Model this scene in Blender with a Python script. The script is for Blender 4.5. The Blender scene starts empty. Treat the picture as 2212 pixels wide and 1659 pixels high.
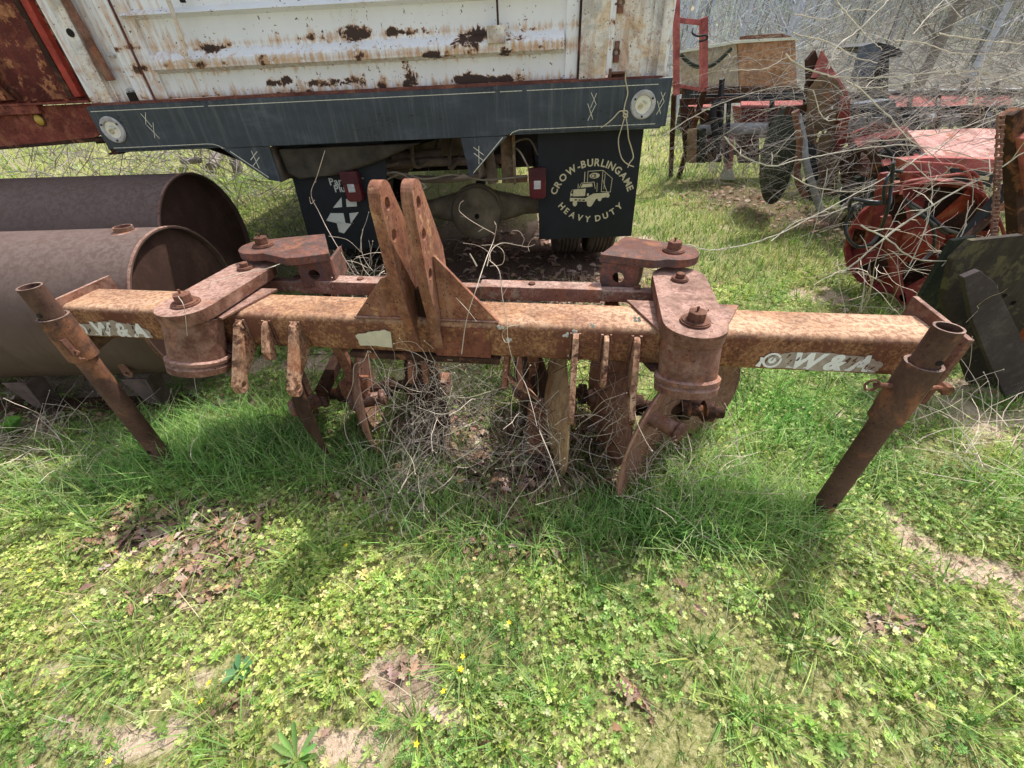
import bpy, math, random
import numpy as np
from mathutils import Vector, Matrix, Euler
from mathutils.geometry import tessellate_polygon
R = math.radians
random.seed(7); rng = np.random.default_rng(11)
scene = bpy.context.scene
COL = scene.collection

# ------------------------------------------------------------------ camera (14.5 mm ultra wide, pitched 37 degrees down)
FPX, PITCH, ROLL, CH = 892.0, R(37.3), R(1.7), 1.55
_fw = Vector((0, math.cos(PITCH), -math.sin(PITCH))); _up0 = Vector((0, math.sin(PITCH), math.cos(PITCH))); _rt0 = Vector((1, 0, 0))
_rt = _rt0*math.cos(ROLL) - _up0*math.sin(ROLL); _up = _up0*math.cos(ROLL) + _rt0*math.sin(ROLL)
CPOS = Vector((0, 0, CH))
cam_d = bpy.data.cameras.new('camera'); cam = bpy.data.objects.new('camera', cam_d); COL.objects.link(cam)
cam.matrix_world = Matrix(((_rt.x, _up.x, -_fw.x, 0), (_rt.y, _up.y, -_fw.y, 0), (_rt.z, _up.z, -_fw.z, CH), (0, 0, 0, 1)))
cam_d.sensor_width = 36; cam_d.lens = FPX/2212*36; cam_d.clip_end = 600; cam_d.clip_start = 0.02
scene.camera = cam

def ray(x, y): return _fw + _rt*((x-1106)/FPX) + _up*((829.5-y)/FPX)
def wy(x, y, Y):                      # measured photo point on the world plane Y
    d = ray(x, y); return CPOS + d*(Y/d.y)
def wz(x, y, z=0.0):                  # on the horizontal plane z
    d = ray(x, y); return CPOS + d*((z-CH)/d.z)
def on(M, x, y, n=0.0, axis=1):       # local coordinates on the plane local[axis]=n of a thing placed by M
    Mi = M.inverted(); o = Mi @ CPOS; d = Mi.to_3x3() @ ray(x, y); return o + d*((n-o[axis])/d[axis])

# ------------------------------------------------------------------ objects
def tag(o, label=None, cat=None, group=None, kind=None):
    if label: o['label'] = label
    if cat: o['category'] = cat
    if group: o['group'] = group
    if kind: o['kind'] = kind
    return o
def thing(name, label, cat, M=None, group=None):
    o = bpy.data.objects.new(name, None); COL.objects.link(o); o.empty_display_size = .1
    if M is not None: o.matrix_world = M
    return tag(o, label, cat, group)

class MB:
    def __init__(s): s.v = []; s.f = []; s.sm = []
    def add(s, vs, fs, smooth=False):
        b = len(s.v); s.v += [tuple(v) for v in vs]; s.f += [tuple(i+b for i in f) for f in fs]; s.sm += [smooth]*len(fs); return s
    def box(s, c, size, rot=None, taper=1.0):
        x, y, z = size[0]/2, size[1]/2, size[2]/2
        vs = [Vector(((-x if i & 1 == 0 else x)*(taper if i & 4 else 1), (-y if i & 2 == 0 else y)*(taper if i & 4 else 1), -z if i & 4 == 0 else z)) for i in range(8)]
        if rot is not None:
            Q = rot if isinstance(rot, Matrix) else Euler(rot).to_matrix()
            vs = [Q @ v for v in vs]
        vs = [v+Vector(c) for v in vs]
        return s.add(vs, [(0, 2, 3, 1), (4, 5, 7, 6), (0, 1, 5, 4), (2, 6, 7, 3), (0, 4, 6, 2), (1, 3, 7, 5)])
    def bar(s, a, b, w, h=None, up=(0, 0, 1)):          # rectangular bar from a to b
        a, b = Vector(a), Vector(b); h = h or w; t = (b-a).normalized(); u = Vector(up)
        if abs(t.dot(u)) > .98: u = Vector((0, 1, 0))
        sx = t.cross(u).normalized(); uy = sx.cross(t)
        vs = [p+sx*(i*w/2)+uy*(j*h/2) for p in (a, b) for i, j in ((-1, -1), (1, -1), (1, 1), (-1, 1))]
        return s.add(vs, [(3, 2, 1, 0), (4, 5, 6, 7), (0, 1, 5, 4), (1, 2, 6, 5), (2, 3, 7, 6), (3, 0, 4, 7)])
    def tube(s, pts, r, seg=8, cap=True, closed=False):
        pts = [Vector(p) for p in pts]; n = len(pts)
        rs = r if isinstance(r, (list, tuple)) else [r]*n
        t0 = (pts[1]-pts[0]).normalized(); u = t0.orthogonal().normalized(); vs = []
        for i, p in enumerate(pts):
            t = (pts[min(i+1, n-1)]-pts[max(i-1, 0)])
            t = t.normalized() if t.length > 1e-9 else t0
            u = (u - t*u.dot(t)); u = u.normalized() if u.length > 1e-6 else t.orthogonal().normalized(); w = t.cross(u)
            for k in range(seg):
                a = 2*math.pi*k/seg; vs.append(p+(u*math.cos(a)+w*math.sin(a))*rs[i])
        fs = [(i*seg+k, i*seg+(k+1) % seg, (i+1)*seg+(k+1) % seg, (i+1)*seg+k) for i in range(n-1) for k in range(seg)]
        if closed: fs += [((n-1)*seg+k, (n-1)*seg+(k+1) % seg, (k+1) % seg, k) for k in range(seg)]
        s.add(vs, fs, True)
        if cap and not closed and seg > 3:
            s.add(vs[:seg][::-1], [tuple(range(seg))]); s.add(vs[-seg:], [tuple(range(seg))])
        return s
    def lathe(s, prof, M=None, seg=40, smooth=True, a0=0, a1=2*math.pi):    # profile (r, h) about local z
        M = M or Matrix(); n = len(prof); full = abs(a1-a0-2*math.pi) < 1e-6; m = seg if full else seg+1
        vs = []
        for r_, h in prof:
            for k in range(m):
                a = a0+(a1-a0)*k/seg; vs.append(M @ Vector((r_*math.cos(a), r_*math.sin(a), h)))
        fs = [(i*m+k, i*m+(k+1) % m, (i+1)*m+(k+1) % m, (i+1)*m+k) for i in range(n-1) for k in range(seg)]
        return s.add(vs, fs, smooth)
    def cyl(s, a, b, r, seg=24, smooth=True):
        a, b = Vector(a), Vector(b); q = (b-a).to_track_quat('Z', 'Y').to_matrix().to_4x4(); L = (b-a).length
        M = Matrix.Translation(a) @ q
        s.lathe([(r, 0), (r, L)], M, seg, smooth)
        for h, o in ((0, -1), (L, 1)):
            ring = [M @ Vector((r*math.cos(2*math.pi*k/seg), r*math.sin(2*math.pi*k/seg), h)) for k in range(seg)]
            s.add(ring[::o], [tuple(range(seg))])
        return s
    def ring(s, a, b, ri, ro, seg=28):                  # a pipe with wall
        a, b = Vector(a), Vector(b); q = (b-a).to_track_quat('Z', 'Y').to_matrix().to_4x4(); L = (b-a).length
        return s.lathe([(ro, 0), (ro, L), (ri, L), (ri, 0), (ro, 0)], Matrix.Translation(a) @ q, seg, False)
    def prism(s, polys, fn, t0, t1):                    # polys: outer, holes... of (a,b); fn(a,b,t)->xyz
        if not isinstance(polys[0][0], (tuple, list, Vector)): polys = [polys]
        flat = [p for pl in polys for p in pl]
        tris = tessellate_polygon([[Vector((p[0], p[1], 0)) for p in pl] for pl in polys])
        n = len(flat); A = [fn(p[0], p[1], t0) for p in flat]; B = [fn(p[0], p[1], t1) for p in flat]
        fs = [tuple(t) for t in tris] + [tuple(i+n for i in t[::-1]) for t in tris]
        o = 0
        for pl in polys:
            m = len(pl); fs += [(o+i, o+(i+1) % m, n+o+(i+1) % m, n+o+i) for i in range(m)]; o += m
        return s.add(A+B, fs)
    def build(s, name, mt, parent=None, bevel=0, bseg=2, smooth=None, M=None, recalc=True):
        me = bpy.data.meshes.new(name); me.from_pydata(s.v, [], s.f); 
        import bmesh
        if recalc and len(s.f) < 60000:
            bm = bmesh.new(); bm.from_mesh(me); bmesh.ops.remove_doubles(bm, verts=bm.verts, dist=1e-5)
            sm = None
            bmesh.ops.recalc_face_normals(bm, faces=bm.faces); 
            bm.to_mesh(me); bm.free()
        if smooth is None: smooth = any(s.sm)
        if smooth:
            me.polygons.foreach_set('use_smooth', [True]*len(me.polygons))
            try: me.set_sharp_from_angle(angle=R(35))
            except Exception: pass
        o = bpy.data.objects.new(name, me); COL.objects.link(o)
        if mt: me.materials.append(mt)
        if parent: o.parent = parent
        if M is not None: o.matrix_local = M
        if bevel:
            b = o.modifiers.new('bevel', 'BEVEL'); b.width = bevel; b.segments = bseg; b.limit_method = 'ANGLE'; b.angle_limit = R(40)
            b.harden_normals = False
        return o

def circ(cx, cy, r, n=20, a0=0, a1=360, end=False):
    return [(cx+r*math.cos(R(a0+(a1-a0)*k/n)), cy+r*math.sin(R(a0+(a1-a0)*k/n))) for k in range(n+(1 if end else 0))]
def smooth_path(pts, k=6):
    pts = [Vector(p) for p in pts]; out = []
    P = [pts[0]*2-pts[1]] + pts + [pts[-1]*2-pts[-2]]
    for i in range(1, len(P)-2):
        for j in range(k):
            t = j/k; a, b, c, d = P[i-1:i+3]
            out.append(.5*((2*b)+(c-a)*t+(2*a-5*b+4*c-d)*t*t+(3*b-a-3*c+d)*t*t*t))
    out.append(pts[-1]); return out

_gl = {}
def glyph(ch, off=.02):
    if (ch, off) in _gl: return _gl[(ch, off)]
    c = bpy.data.curves.new('t', 'FONT'); c.body = ch; c.size = 1; c.offset = off; c.resolution_u = 4; c.fill_mode = 'BOTH'
    o = bpy.data.objects.new('t', c); me = bpy.data.meshes.new_from_object(o)
    vs = [(v.co.x, v.co.y) for v in me.vertices]; fs = [tuple(p.vertices) for p in me.polygons]
    bpy.data.objects.remove(o); bpy.data.curves.remove(c); bpy.data.meshes.remove(me)
    x0 = min([v[0] for v in vs] or [0]); x1 = max([v[0] for v in vs] or [.3])
    _gl[(ch, off)] = ([(a-x0, b) for a, b in vs], fs, x1-x0); return _gl[(ch, off)]
def text_line(mb, txt, size, fn, gap=.08, off=.02, shear=0, sx=1.0):       # fn(a,b)->xyz ; returns width
    x = 0
    for ch in txt:
        if ch == ' ': x += .3*size; continue
        v, f, w = glyph(ch, off); mb.add([fn(x+(a+shear*b)*size*sx, b*size) for a, b in v], f); x += (w*sx+gap)*size
    return x
def text_width(txt, size, gap=.08, off=.02, sx=1.0):
    return sum(.3*size if c == ' ' else (glyph(c, off)[2]*sx+gap)*size for c in txt)
def text_arc(mb, txt, size, cx, cz, rad, mid, fn, top=True, gap=.1, off=.02):   # mid in degrees
    W = text_width(txt, size, gap, off); x = -W/2
    for ch in txt:
        if ch == ' ': x += .3*size; continue
        v, f, w = glyph(ch, off); xc = x+w*size/2
        a = R(mid) - xc/rad if top else R(mid) + xc/rad
        pts = []
        for p, q in v:
            lx = (p-w/2)*size; ly = q*size
            if top: er = (math.cos(a), math.sin(a)); et = (math.sin(a), -math.cos(a)); rr = rad
            else: er = (math.cos(a), math.sin(a)); et = (math.sin(a), -math.cos(a)); rr = -rad
            pts.append(fn(cx+er[0]*(rr+ly)+et[0]*lx, cz+er[1]*(rr+ly)+et[1]*lx))
        mb.add(pts, f); x += (w+gap)*size

# ------------------------------------------------------------------ materials
class NT:
    def __init__(s, name, rough=.8, metal=0, spec=.3):
        m = bpy.data.materials.new(name); m.use_nodes = True; s.m = m; s.n = m.node_tree.nodes; s.l = m.node_tree.links
        s.b = s.n['Principled BSDF']; s.b.inputs['Roughness'].default_value = rough; s.b.inputs['Metallic'].default_value = metal
        s.b.inputs['Specular IOR Level'].default_value = spec
        s.tc = s.n.new('ShaderNodeTexCoord')
    def vec(s, scale=(1, 1, 1), src='Object'):
        mp = s.n.new('ShaderNodeMapping'); mp.inputs['Scale'].default_value = scale; s.l.new(s.tc.outputs[src], mp.inputs[0]); return mp.outputs[0]
    def noise(s, sc, det=6, rough=.6, v=None, dist=0):
        x = s.n.new('ShaderNodeTexNoise'); x.inputs['Scale'].default_value = sc; x.inputs['Detail'].default_value = det
        x.inputs['Roughness'].default_value = rough; x.inputs['Distortion'].default_value = dist
        s.l.new(v if v is not None else s.tc.outputs['Object'], x.inputs['Vector']); return x.outputs['Fac']
    def voro(s, sc, v=None, feat='F1'):
        x = s.n.new('ShaderNodeTexVoronoi'); x.inputs['Scale'].default_value = sc; x.feature = feat
        s.l.new(v if v is not None else s.tc.outputs['Object'], x.inputs['Vector']); return x.outputs['Distance']
    def math(s, op, a, b=None, c=None, clamp=False):
        x = s.n.new('ShaderNodeMath'); x.operation = op; x.use_clamp = clamp
        for i, q in enumerate((a, b, c)):
            if q is None: continue
            if isinstance(q, (int, float)): x.inputs[i].default_value = q
            else: s.l.new(q, x.inputs[i])
        return x.outputs[0]
    def ramp(s, f, stops, const=False):
        x = s.n.new('ShaderNodeValToRGB'); cr = x.color_ramp
        if const: cr.interpolation = 'CONSTANT'
        while len(cr.elements) > 1: cr.elements.remove(cr.elements[-1])
        for i, (p, c) in enumerate(stops):
            e = cr.elements[0] if i == 0 else cr.elements.new(p)
            e.position = p; e.color = (*(c if isinstance(c, (tuple, list)) else (c, c, c)), 1)[:4]
        s.l.new(f, x.inputs[0]); return x.outputs[0]
    def mix(s, f, a, b, mode='MIX'):
        x = s.n.new('ShaderNodeMix'); x.data_type = 'RGBA'; x.blend_type = mode
        for i, q in ((0, f), (6, a), (7, b)):
            if isinstance(q, (int, float)): x.inputs[i].default_value = q
            elif isinstance(q, (tuple, list)): x.inputs[i].default_value = (*q, 1)
            else: s.l.new(q, x.inputs[i])
        return x.outputs[2]
    def thr(s, f, t, w=.03):              # soft threshold
        x = s.n.new('ShaderNodeMapRange'); x.inputs[1].default_value = t-w; x.inputs[2].default_value = t+w
        s.l.new(f, x.inputs[0]); return x.outputs[0]
    def sep(s, src='Object'):
        x = s.n.new('ShaderNodeSeparateXYZ'); s.l.new(s.tc.outputs[src], x.inputs[0]); return x.outputs
    def normal_z(s):
        g = s.n.new('ShaderNodeNewGeometry'); x = s.n.new('ShaderNodeSeparateXYZ'); s.l.new(g.outputs['Normal'], x.inputs[0]); return x.outputs[2]
    def bump(s, h, st=.3, d=.01):
        x = s.n.new('ShaderNodeBump'); x.inputs['Strength'].default_value = st; x.inputs['Distance'].default_value = d
        s.l.new(h, x.inputs['Height']); s.l.new(x.outputs[0], s.b.inputs['Normal'])
    def out(s, c, rough=None):
        if isinstance(c, (tuple, list)): s.b.inputs['Base Color'].default_value = (*c, 1)
        else: s.l.new(c, s.b.inputs['Base Color'])
        if rough is not None: s.l.new(rough, s.b.inputs['Roughness'])
        return s.m

def plain(name, c, rough=.8, metal=0, var=.25, sc=12, bump=.15, spec=.3):
    t = NT(name, rough, metal, spec); f = t.noise(sc, 7, .65)
    t.bump(t.noise(sc*5, 5, .6), bump, .004)
    lo = tuple(x*(1-var) for x in c); hi = tuple(min(1, x*(1+var)) for x in c)
    return t.out(t.ramp(f, [(.3, lo), (.7, hi)]))

def rusty(name, stops, sc=6, fine=70, fw=.5, patch=None, patch_sc=5, patch_t=.58, streak=None, chips=None, bump=.35, rough=.88, topcol=None, spec=.2, dust=None, big=False, blotch=4.5):
    t = NT(name, rough, 0, spec)
    a = t.noise(sc, 8, .62, dist=.3); b = t.noise(fine, 5, .7)
    f = t.math('ADD', t.math('MULTIPLY', a, 1-fw), t.math('MULTIPLY', b, fw))
    c = t.ramp(f, stops)
    if patch:
        p = t.math('ADD', t.math('MULTIPLY', t.noise(patch_sc, 9, .72), .75), t.math('MULTIPLY', t.noise(fine*.8, 3, .7), .25))
        c = t.mix(t.thr(p, patch_t, .02), c, patch)
    if streak:
        sv = t.vec((22, 22, 2.0)); c = t.mix(t.math('MULTIPLY', t.thr(t.noise(1, 6, .7, sv), .56, .08), .6), c, streak)
    if topcol:                                      # paler speckle on the upward faces, sunlight painted into the colour
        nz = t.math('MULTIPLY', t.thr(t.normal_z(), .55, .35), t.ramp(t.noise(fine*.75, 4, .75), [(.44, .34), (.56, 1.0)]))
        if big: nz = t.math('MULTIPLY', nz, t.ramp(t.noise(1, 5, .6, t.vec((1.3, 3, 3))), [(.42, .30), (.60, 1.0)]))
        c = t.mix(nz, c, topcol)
    if blotch:                                      # big uneven patches: darker scale, brighter orange runs
        c = t.mix(t.math('MULTIPLY', t.thr(t.noise(blotch, 7, .68, dist=.6), .53, .07), .62), c, tuple(x*.42 for x in stops[len(stops)//2][1]))
        c = t.mix(t.math('MULTIPLY', t.thr(t.noise(blotch*1.7, 7, .7, dist=.4), .585, .04), .55), c, (.36, .15, .075))
        c = t.mix(t.thr(t.noise(110, 3, .6), .655, .03), c, (.035, .02, .015))
    if dust:
        c = t.mix(t.math('MULTIPLY', t.thr(t.noise(sc*2.3, 5, .7), .56, .1), dust[1]), c, dust[0])
    if chips:
        c = t.mix(t.thr(t.noise(chips[1], 6, .7), chips[2], .015), c, chips[0])
    h = t.math('ADD', t.math('MULTIPLY', b, .7), t.math('MULTIPLY', a, .6)); t.bump(h, bump, .006)
    return t.out(c, t.ramp(b, [(.3, rough-.15), (.7, min(1, rough+.08))]))

M = {}
M['beam'] = rusty('beam ochre over rust', [(.38, (.075, .034, .022)), (.47, (.20, .088, .048)), (.55, (.35, .175, .088)), (.64, (.50, .30, .16))], sc=8, fine=72, fw=.62, blotch=None,
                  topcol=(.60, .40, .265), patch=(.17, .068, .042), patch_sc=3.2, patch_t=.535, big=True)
M['rust'] = rusty('brown rust plate', [(.3, (.07, .033, .023)), (.5, (.19, .088, .060)), (.7, (.33, .18, .13))], sc=7, fine=75, topcol=(.44, .28, .235), dust=((.40, .26, .20), .45))
M['rust_orange'] = rusty('orange brown rust', [(.3, (.07, .030, .022)), (.46, (.21, .085, .055)), (.58, (.37, .165, .105)), (.7, (.47, .27, .17))], sc=7, fine=60, patch=(.50, .29, .14), patch_sc=9, patch_t=.585, streak=(.44, .27, .18))
M['rust_dark'] = rusty('dark rust', [(.3, (.022, .012, .009)), (.5, (.06, .03, .02)), (.7, (.12, .06, .04))], sc=9, fine=60)
M['pipe'] = rusty('pipe rust', [(.3, (.065, .035, .026)), (.5, (.125, .068, .050)), (.7, (.20, .12, .088))], sc=6, fine=90, fw=.4, bump=.2, blotch=3, topcol=(.34, .24, .20))
M['drum'] = rusty('drum steel', [(.3, (.085, .055, .046)), (.5, (.118, .077, .064)), (.7, (.155, .103, .086))], sc=3, fine=45, fw=.4, blotch=None, bump=.12, rough=.7, topcol=(.17, .125, .112), streak=(.095, .058, .042))
M['drum_end'] = rusty('drum end plate', [(.3, (.03, .016, .012)), (.5, (.06, .032, .024)), (.7, (.12, .065, .045))], sc=3.5, fine=40, fw=.35, blotch=None, bump=.15)
M['lug'] = rusty('lug ochre and rust', [(.38, (.08, .036, .026)), (.46, (.26, .125, .08)), (.53, (.50, .30, .19)), (.64, (.66, .45, .30))], sc=16, fine=60, fw=.6, patch=(.07, .03, .022), patch_sc=10, patch_t=.56)
M['disc'] = rusty('disc blade rust', [(.3, (.14, .065, .045)), (.5, (.30, .15, .11)), (.7, (.46, .28, .22))], sc=8, fine=50, streak=(.48, .33, .22))
M['disc_tan'] = rusty('disc blade tan', [(.3, (.24, .14, .07)), (.5, (.46, .30, .17)), (.7, (.62, .46, .30))], sc=8, fine=50, streak=(.2, .10, .05))
M['bolt'] = rusty('bolt rust', [(.3, (.08, .032, .022)), (.5, (.17, .078, .052)), (.7, (.30, .16, .12))], sc=20, fine=120, bump=.2)
M['bracket'] = rusty('bracket grey and red rust', [(.3, (.055, .045, .045)), (.47, (.13, .075, .06)), (.58, (.25, .105, .075)), (.7, (.33, .17, .14))], sc=10, fine=50, streak=(.085, .085, .10))
M['paintbar'] = rusty('worn bar', [(.3, (.12, .06, .045)), (.5, (.28, .15, .115)), (.7, (.46, .31, .25))], sc=9, fine=70, patch=(.42, .38, .29), patch_sc=11, patch_t=.58, topcol=(.50, .34, .29))
M['sticker'] = plain('old sticker paper', (.93, .92, .92), .6, var=.12, sc=25)
M['sticker_grey'] = plain('bare sticker patch', (.62, .56, .43), .6, var=.12, sc=30)
M['sticker_bg'] = plain('sticker shading', (.44, .36, .31), .6, var=.3, sc=40)
M['white_spot'] = plain('white paint smear', (.85, .85, .88), .5, var=.05)
M['lichen'] = plain('grey lichen', (.55, .55, .50), .9, var=.3, sc=90)
M['seam'] = plain('dark grease and gaps', (.02, .015, .012), .9)
# ================================================================== the rusty disc bedder in front
TB = Matrix.Translation((0, 1.35, 0)) @ Matrix.Rotation(R(-8.0), 4, 'Z')
tb = thing('disc_bedder', 'rusty ochre three point disc bedder with long square toolbar standing on two pipe stands', 'farm implement', TB)
BT, BB, BD = .80, .645, .20          # beam top, bottom, depth

# beam: rounded square tube
def rrect(y0, y1, z0, z1, r, n=5):
    return circ(y1-r, z1-r, r, n, 0, 90, True)+circ(y0+r, z1-r, r, n, 90, 180, True)+circ(y0+r, z0+r, r, n, 180, 270, True)+circ(y1-r, z0+r, r, n, 270, 360, True)
mb = MB(); prof = rrect(0, BD, BB, BT, .028)
xs = np.linspace(-1.915, 1.468, 60); vs = []
for x in xs: vs += [(x, p[0], p[1]) for p in prof]
k = len(prof); mb.add(vs, [(i*k+j, i*k+(j+1) % k, (i+1)*k+(j+1) % k, (i+1)*k+j) for i in range(59) for j in range(k)], True)
mb.add(vs[:k], [tuple(range(k))]); mb.add(vs[-k:], [tuple(range(k))])
mb.build('main_beam', M['beam'], tb)
# end plates
mb = MB(); mb.prism([(-.035, .83), (.26, .83), (.26, .60), (-.035, .56)], lambda a, b, t: (t, a, b), -1.93, -1.916); mb.build('end_plate', M['rust'], tb, .002)
mb = MB(); mb.prism([(-.05, .835), (.24, .85), (.24, .66), (.14, .57), (-.05, .57)], lambda a, b, t: (t, a, b), 1.469, 1.487); mb.build('end_plate', M['rust'], tb, .002)
# reinforcement plate below the mast
mb = MB(); mb.box((-.19, -.0025, .712), (.22, .005, .13))
mb.build('reinforcement_plate', rusty('dark red plate', [(.3, (.10, .036, .025)), (.5, (.21, .075, .048)), (.7, (.34, .15, .08))], 6, 60, patch=(.40, .21, .09), patch_sc=8, patch_t=.56), tb, .002)

mb = MB(); mb.box((-.36, .06, .630), (.62, .13, .026)); mb.build('under_rail', M['rust_dark'], tb, .002)
# mast plates
def mast(s0, s1, dd):
    tip = circ(-.036+dd, 1.246, .052, 10, 152, 18, True)
    outer = [(.0, .66), (-.066+dd, .962), (-.088+dd, 1.235)] + tip + [(.155+dd, 1.03), (.17+dd, .88), (.17, .797), (.03, .797), (.03, .66)]
    holes = [circ(-.04+dd, 1.232, .020, 16), circ(-.035+dd, 1.135, .020, 16), circ(-.03+dd, 1.0, .020, 16)]
    b = MB(); b.prism([outer]+holes, lambda a, b_, t: (t, a, b_), s0, s1); return b.build('mast_plate', M['rust_orange'], tb, .004)
mast(-.398, -.360, -.015); mast(-.303, -.266, .0)
def tri(pts, d0, d1, m='rust_orange'):
    b = MB(); b.prism(pts, lambda a, b_, t: (a, t, b_), d0, d1); return b.build('gusset', M[m], tb, .002)
tri([(-.265, .799), (-.265, 1.045), (-.258, 1.045), (-.045, .799)], .012, .028)
tri([(-.399, .799), (-.399, .98), (-.47, .96), (-.61, .799)], .012, .028)
b = MB(); b.box((-.33, .075, .83), (.058, .09, .16)); b.build('spacer_block', M['rust_dark'], tb, .004)
# white smear on the mast
b = MB()
for i in range(16):
    z = .85+.007*i; w = .012+.014*random.random(); b.box((-.2655, .105+random.uniform(-.014, .014)-.2*(z-.9), z), (.0012+.0004*(i % 3), w, .010+.014*random.random()))
b.build('paint_smear', M['white_spot'], tb)

# hitch lugs
def lug(s, dm, zt, zb, dep, w=.028, hole=True, name='hitch_lug'):
    wd = .062
    out = [(-.004, zt), (-.03, zt-.01), (dm, zb+.02)] + circ(dm+wd/2, zb, wd/2, 8, 180, 360, True) + [(dm+wd+.004, zb+.02), (.03, BB+.01), (-.004, BB+.02)]
    polys = [out]
    if hole: polys.append(circ(dm+wd/2+.004, zb+.004, .014, 14))
    b = MB(); b.prism(polys, lambda a, b_, t: (t, a, b_), s-w/2, s+w/2); return b.build(name, M['lug'], tb, .003)
lug(-1.10, -.175, .775, .545, 1); lug(-.862, -.175, .778, .545, 1); lug(.243, -.175, .778, .49, 1, .022); lug(.462, -.18, .772, .505, 1, .022)
lug(-.985, -.085, .775, .655, 1, .018, False, 'short_lug'); lug(.354, -.10, .772, .62, 1, .018, False, 'short_lug')
# weld beads
for s in (-1.10, -.862, -.985, .243, .462, .354):
    for sd in (-.016, .016):
        MB().tube([(s+sd+random.uniform(-.002, .002), -.003, .655+.02*i) for i in range(7)], [.004+.002*random.random() for _ in range(7)], 6).build('weld_bead', M['rust'], tb)
for s0, s1 in ((-.61, -.4), (-.265, -.045)):
    n = 16; MB().tube([(s0+(s1-s0)*i/n, .009, .801) for i in range(n+1)], [.0045+.002*random.random() for _ in range(n+1)], 6).build('weld_bead', M['rust'], tb)

# pivots: barrel, arm, bolts
def hexbolt(s, d, z, r=.032, h=.030, wr=.05, nipple=True, rot=0):
    w = MB(); w.cyl((s, d, z), (s, d, z+.007), wr, 28); w.cyl((s, d, z+.007), (s, d, z+.011), wr*.9, 28)
    o = MB(); o.prism(circ(s, d, r, 6, rot, rot+360), lambda a, b_, t: (a, b_, t), z+.011, z+.011+h)
    bo = o.build('pivot_bolt', M['bolt'], tb, .003)
    w.build('washer', M['bolt'], bo, .001)
    if nipple:
        q = MB(); q.cyl((s-.002, d, z+.011+h), (s-.002, d, z+.022+h), .0035, 8); q.cyl((s-.002, d, z+.020+h), (s-.002, d, z+.027+h), .005, 8); q.build('grease_nipple', M['bolt'], bo)
def stadium(p, q, rp, rq, n=14):
    p, q = Vector(p), Vector(q); a = math.degrees(math.atan2(q.y-p.y, q.x-p.x)); return circ(p.x, p.y, rp, n, a+90, a+270, True)+circ(q.x, q.y, rq, n, a-90, a+90, True)
def pivot(s, d, e, top, lo, br, plate):
    # e: far eye (s,d)
    b = MB(); b.prism(stadium((s, d), e, .105, .105, 18), lambda a, b_, t: (a, b_, t), top-.048, top)
    b.build('pivot_arm', M['rust'], tb, .008, 3)
    ax = Vector((lo[0]-s, lo[1]-d, lo[2]-(top-.05))); a0 = Vector((s, d, top-.049)); a1 = a0+ax; u = ax.normalized()
    b = MB(); b.cyl(a0, a1-u*.055, br, 40); bb = b.build('pivot_barrel', M['rust'], tb, .003)
    b = MB(); b.lathe([(0.01, 0), (br-.006, 0), (br+.008, .006), (br+.010, .03), (br+.002, .042), (br+.012, .046), (br+.012, .058), (br, .064), (.01, .064)], Matrix.Translation(a1) @ (-u).to_track_quat('Z', 'Y').to_matrix().to_4x4(), 40)
    b.build('collar', M['rust'], bb)
    b = MB(); b.prism(plate, lambda a, b_, t: (a, b_, t), BT+.001, BT+.011); b.build('pivot_plate', M['rust'], tb, .002)
    b = MB(); b.prism([(p[0], p[1]) for p in plate], lambda a, b_, t: (a, b_, t), BB-.014, BB-.002); b.build('pivot_plate', M['rust'], tb, .002)
    hexbolt(s, d, top+.001, rot=12)
pivot(-1.236, -.062, (-1.225, .30), .868, (-1.262, -.130, .605), .098, [(-1.37, .215), (-1.30, -.02), (-1.12, -.06), (-1.055, .215)])
pivot(.632, -.048, (.655, .34), .862, (.640, -.110, .618), .098, [(.44, .215), (.53, -.02), (.74, -.03), (.86, .20)])
hexbolt(-1.228, .285, .869, .019, .018, .034, False); hexbolt(.648, .30, .863, .019, .018, .034, False)

# far pivoted brackets with a folded box
def bracket(e, corners, top, drop, hole):
    a = MB(); out = corners; a.prism(out, lambda p, q, t: (p, q, t), top-.034, top); o = a.build('bracket_plate', M['bracket'], tb, .006, 3)
    (x0, y0), (x1, y1) = drop; v = Vector((x1-x0, y1-y0)); L = v.length; v.normalize(); nn = Vector((-v.y, v.x))
    if nn.y < 0: nn = -nn
    q = MB(); q.prism([[(0, top-.035), (L, top-.035), (L, top-.155), (0, top-.155)], circ(hole*L, top-.095, .024, 16)], lambda p, r_, t: (x0+v.x*p+nn.x*t, y0+v.y*p+nn.y*t, r_), 0, .014)
    for p in (0.0, L-.014):
        q.prism([(.016, top-.035), (.20, top-.035), (.20, top-.155), (.016, top-.155)], lambda c, r_, t: (x0+v.x*t+nn.x*c, y0+v.y*t+nn.y*c, r_), p, p+.014)
    q.build('bracket_box', M['bracket'], tb, .003)
    hexbolt(e[0], e[1], top+.001, .030, .030, .046)
ex, ey = -1.205, .42
bracket((ex, ey), [(-1.14, .325)]+circ(ex, ey, .105, 14, 300, 120, True)+[(-1.0, .61), (-.845, .345), (-.955, .29), (-1.01, .275)][0:4], .925, ((-1.0, .315), (-.85, .345)), .42)
ex, ey = .645, .475
bracket((ex, ey), [(.46, .66), (.335, .42), (.49, .372), (.55, .358)]+circ(ex, ey, .105, 14, 250, 420, True)+[(.645, .585)], .918, ((.345, .42), (.50, .378)), .48)

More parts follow.
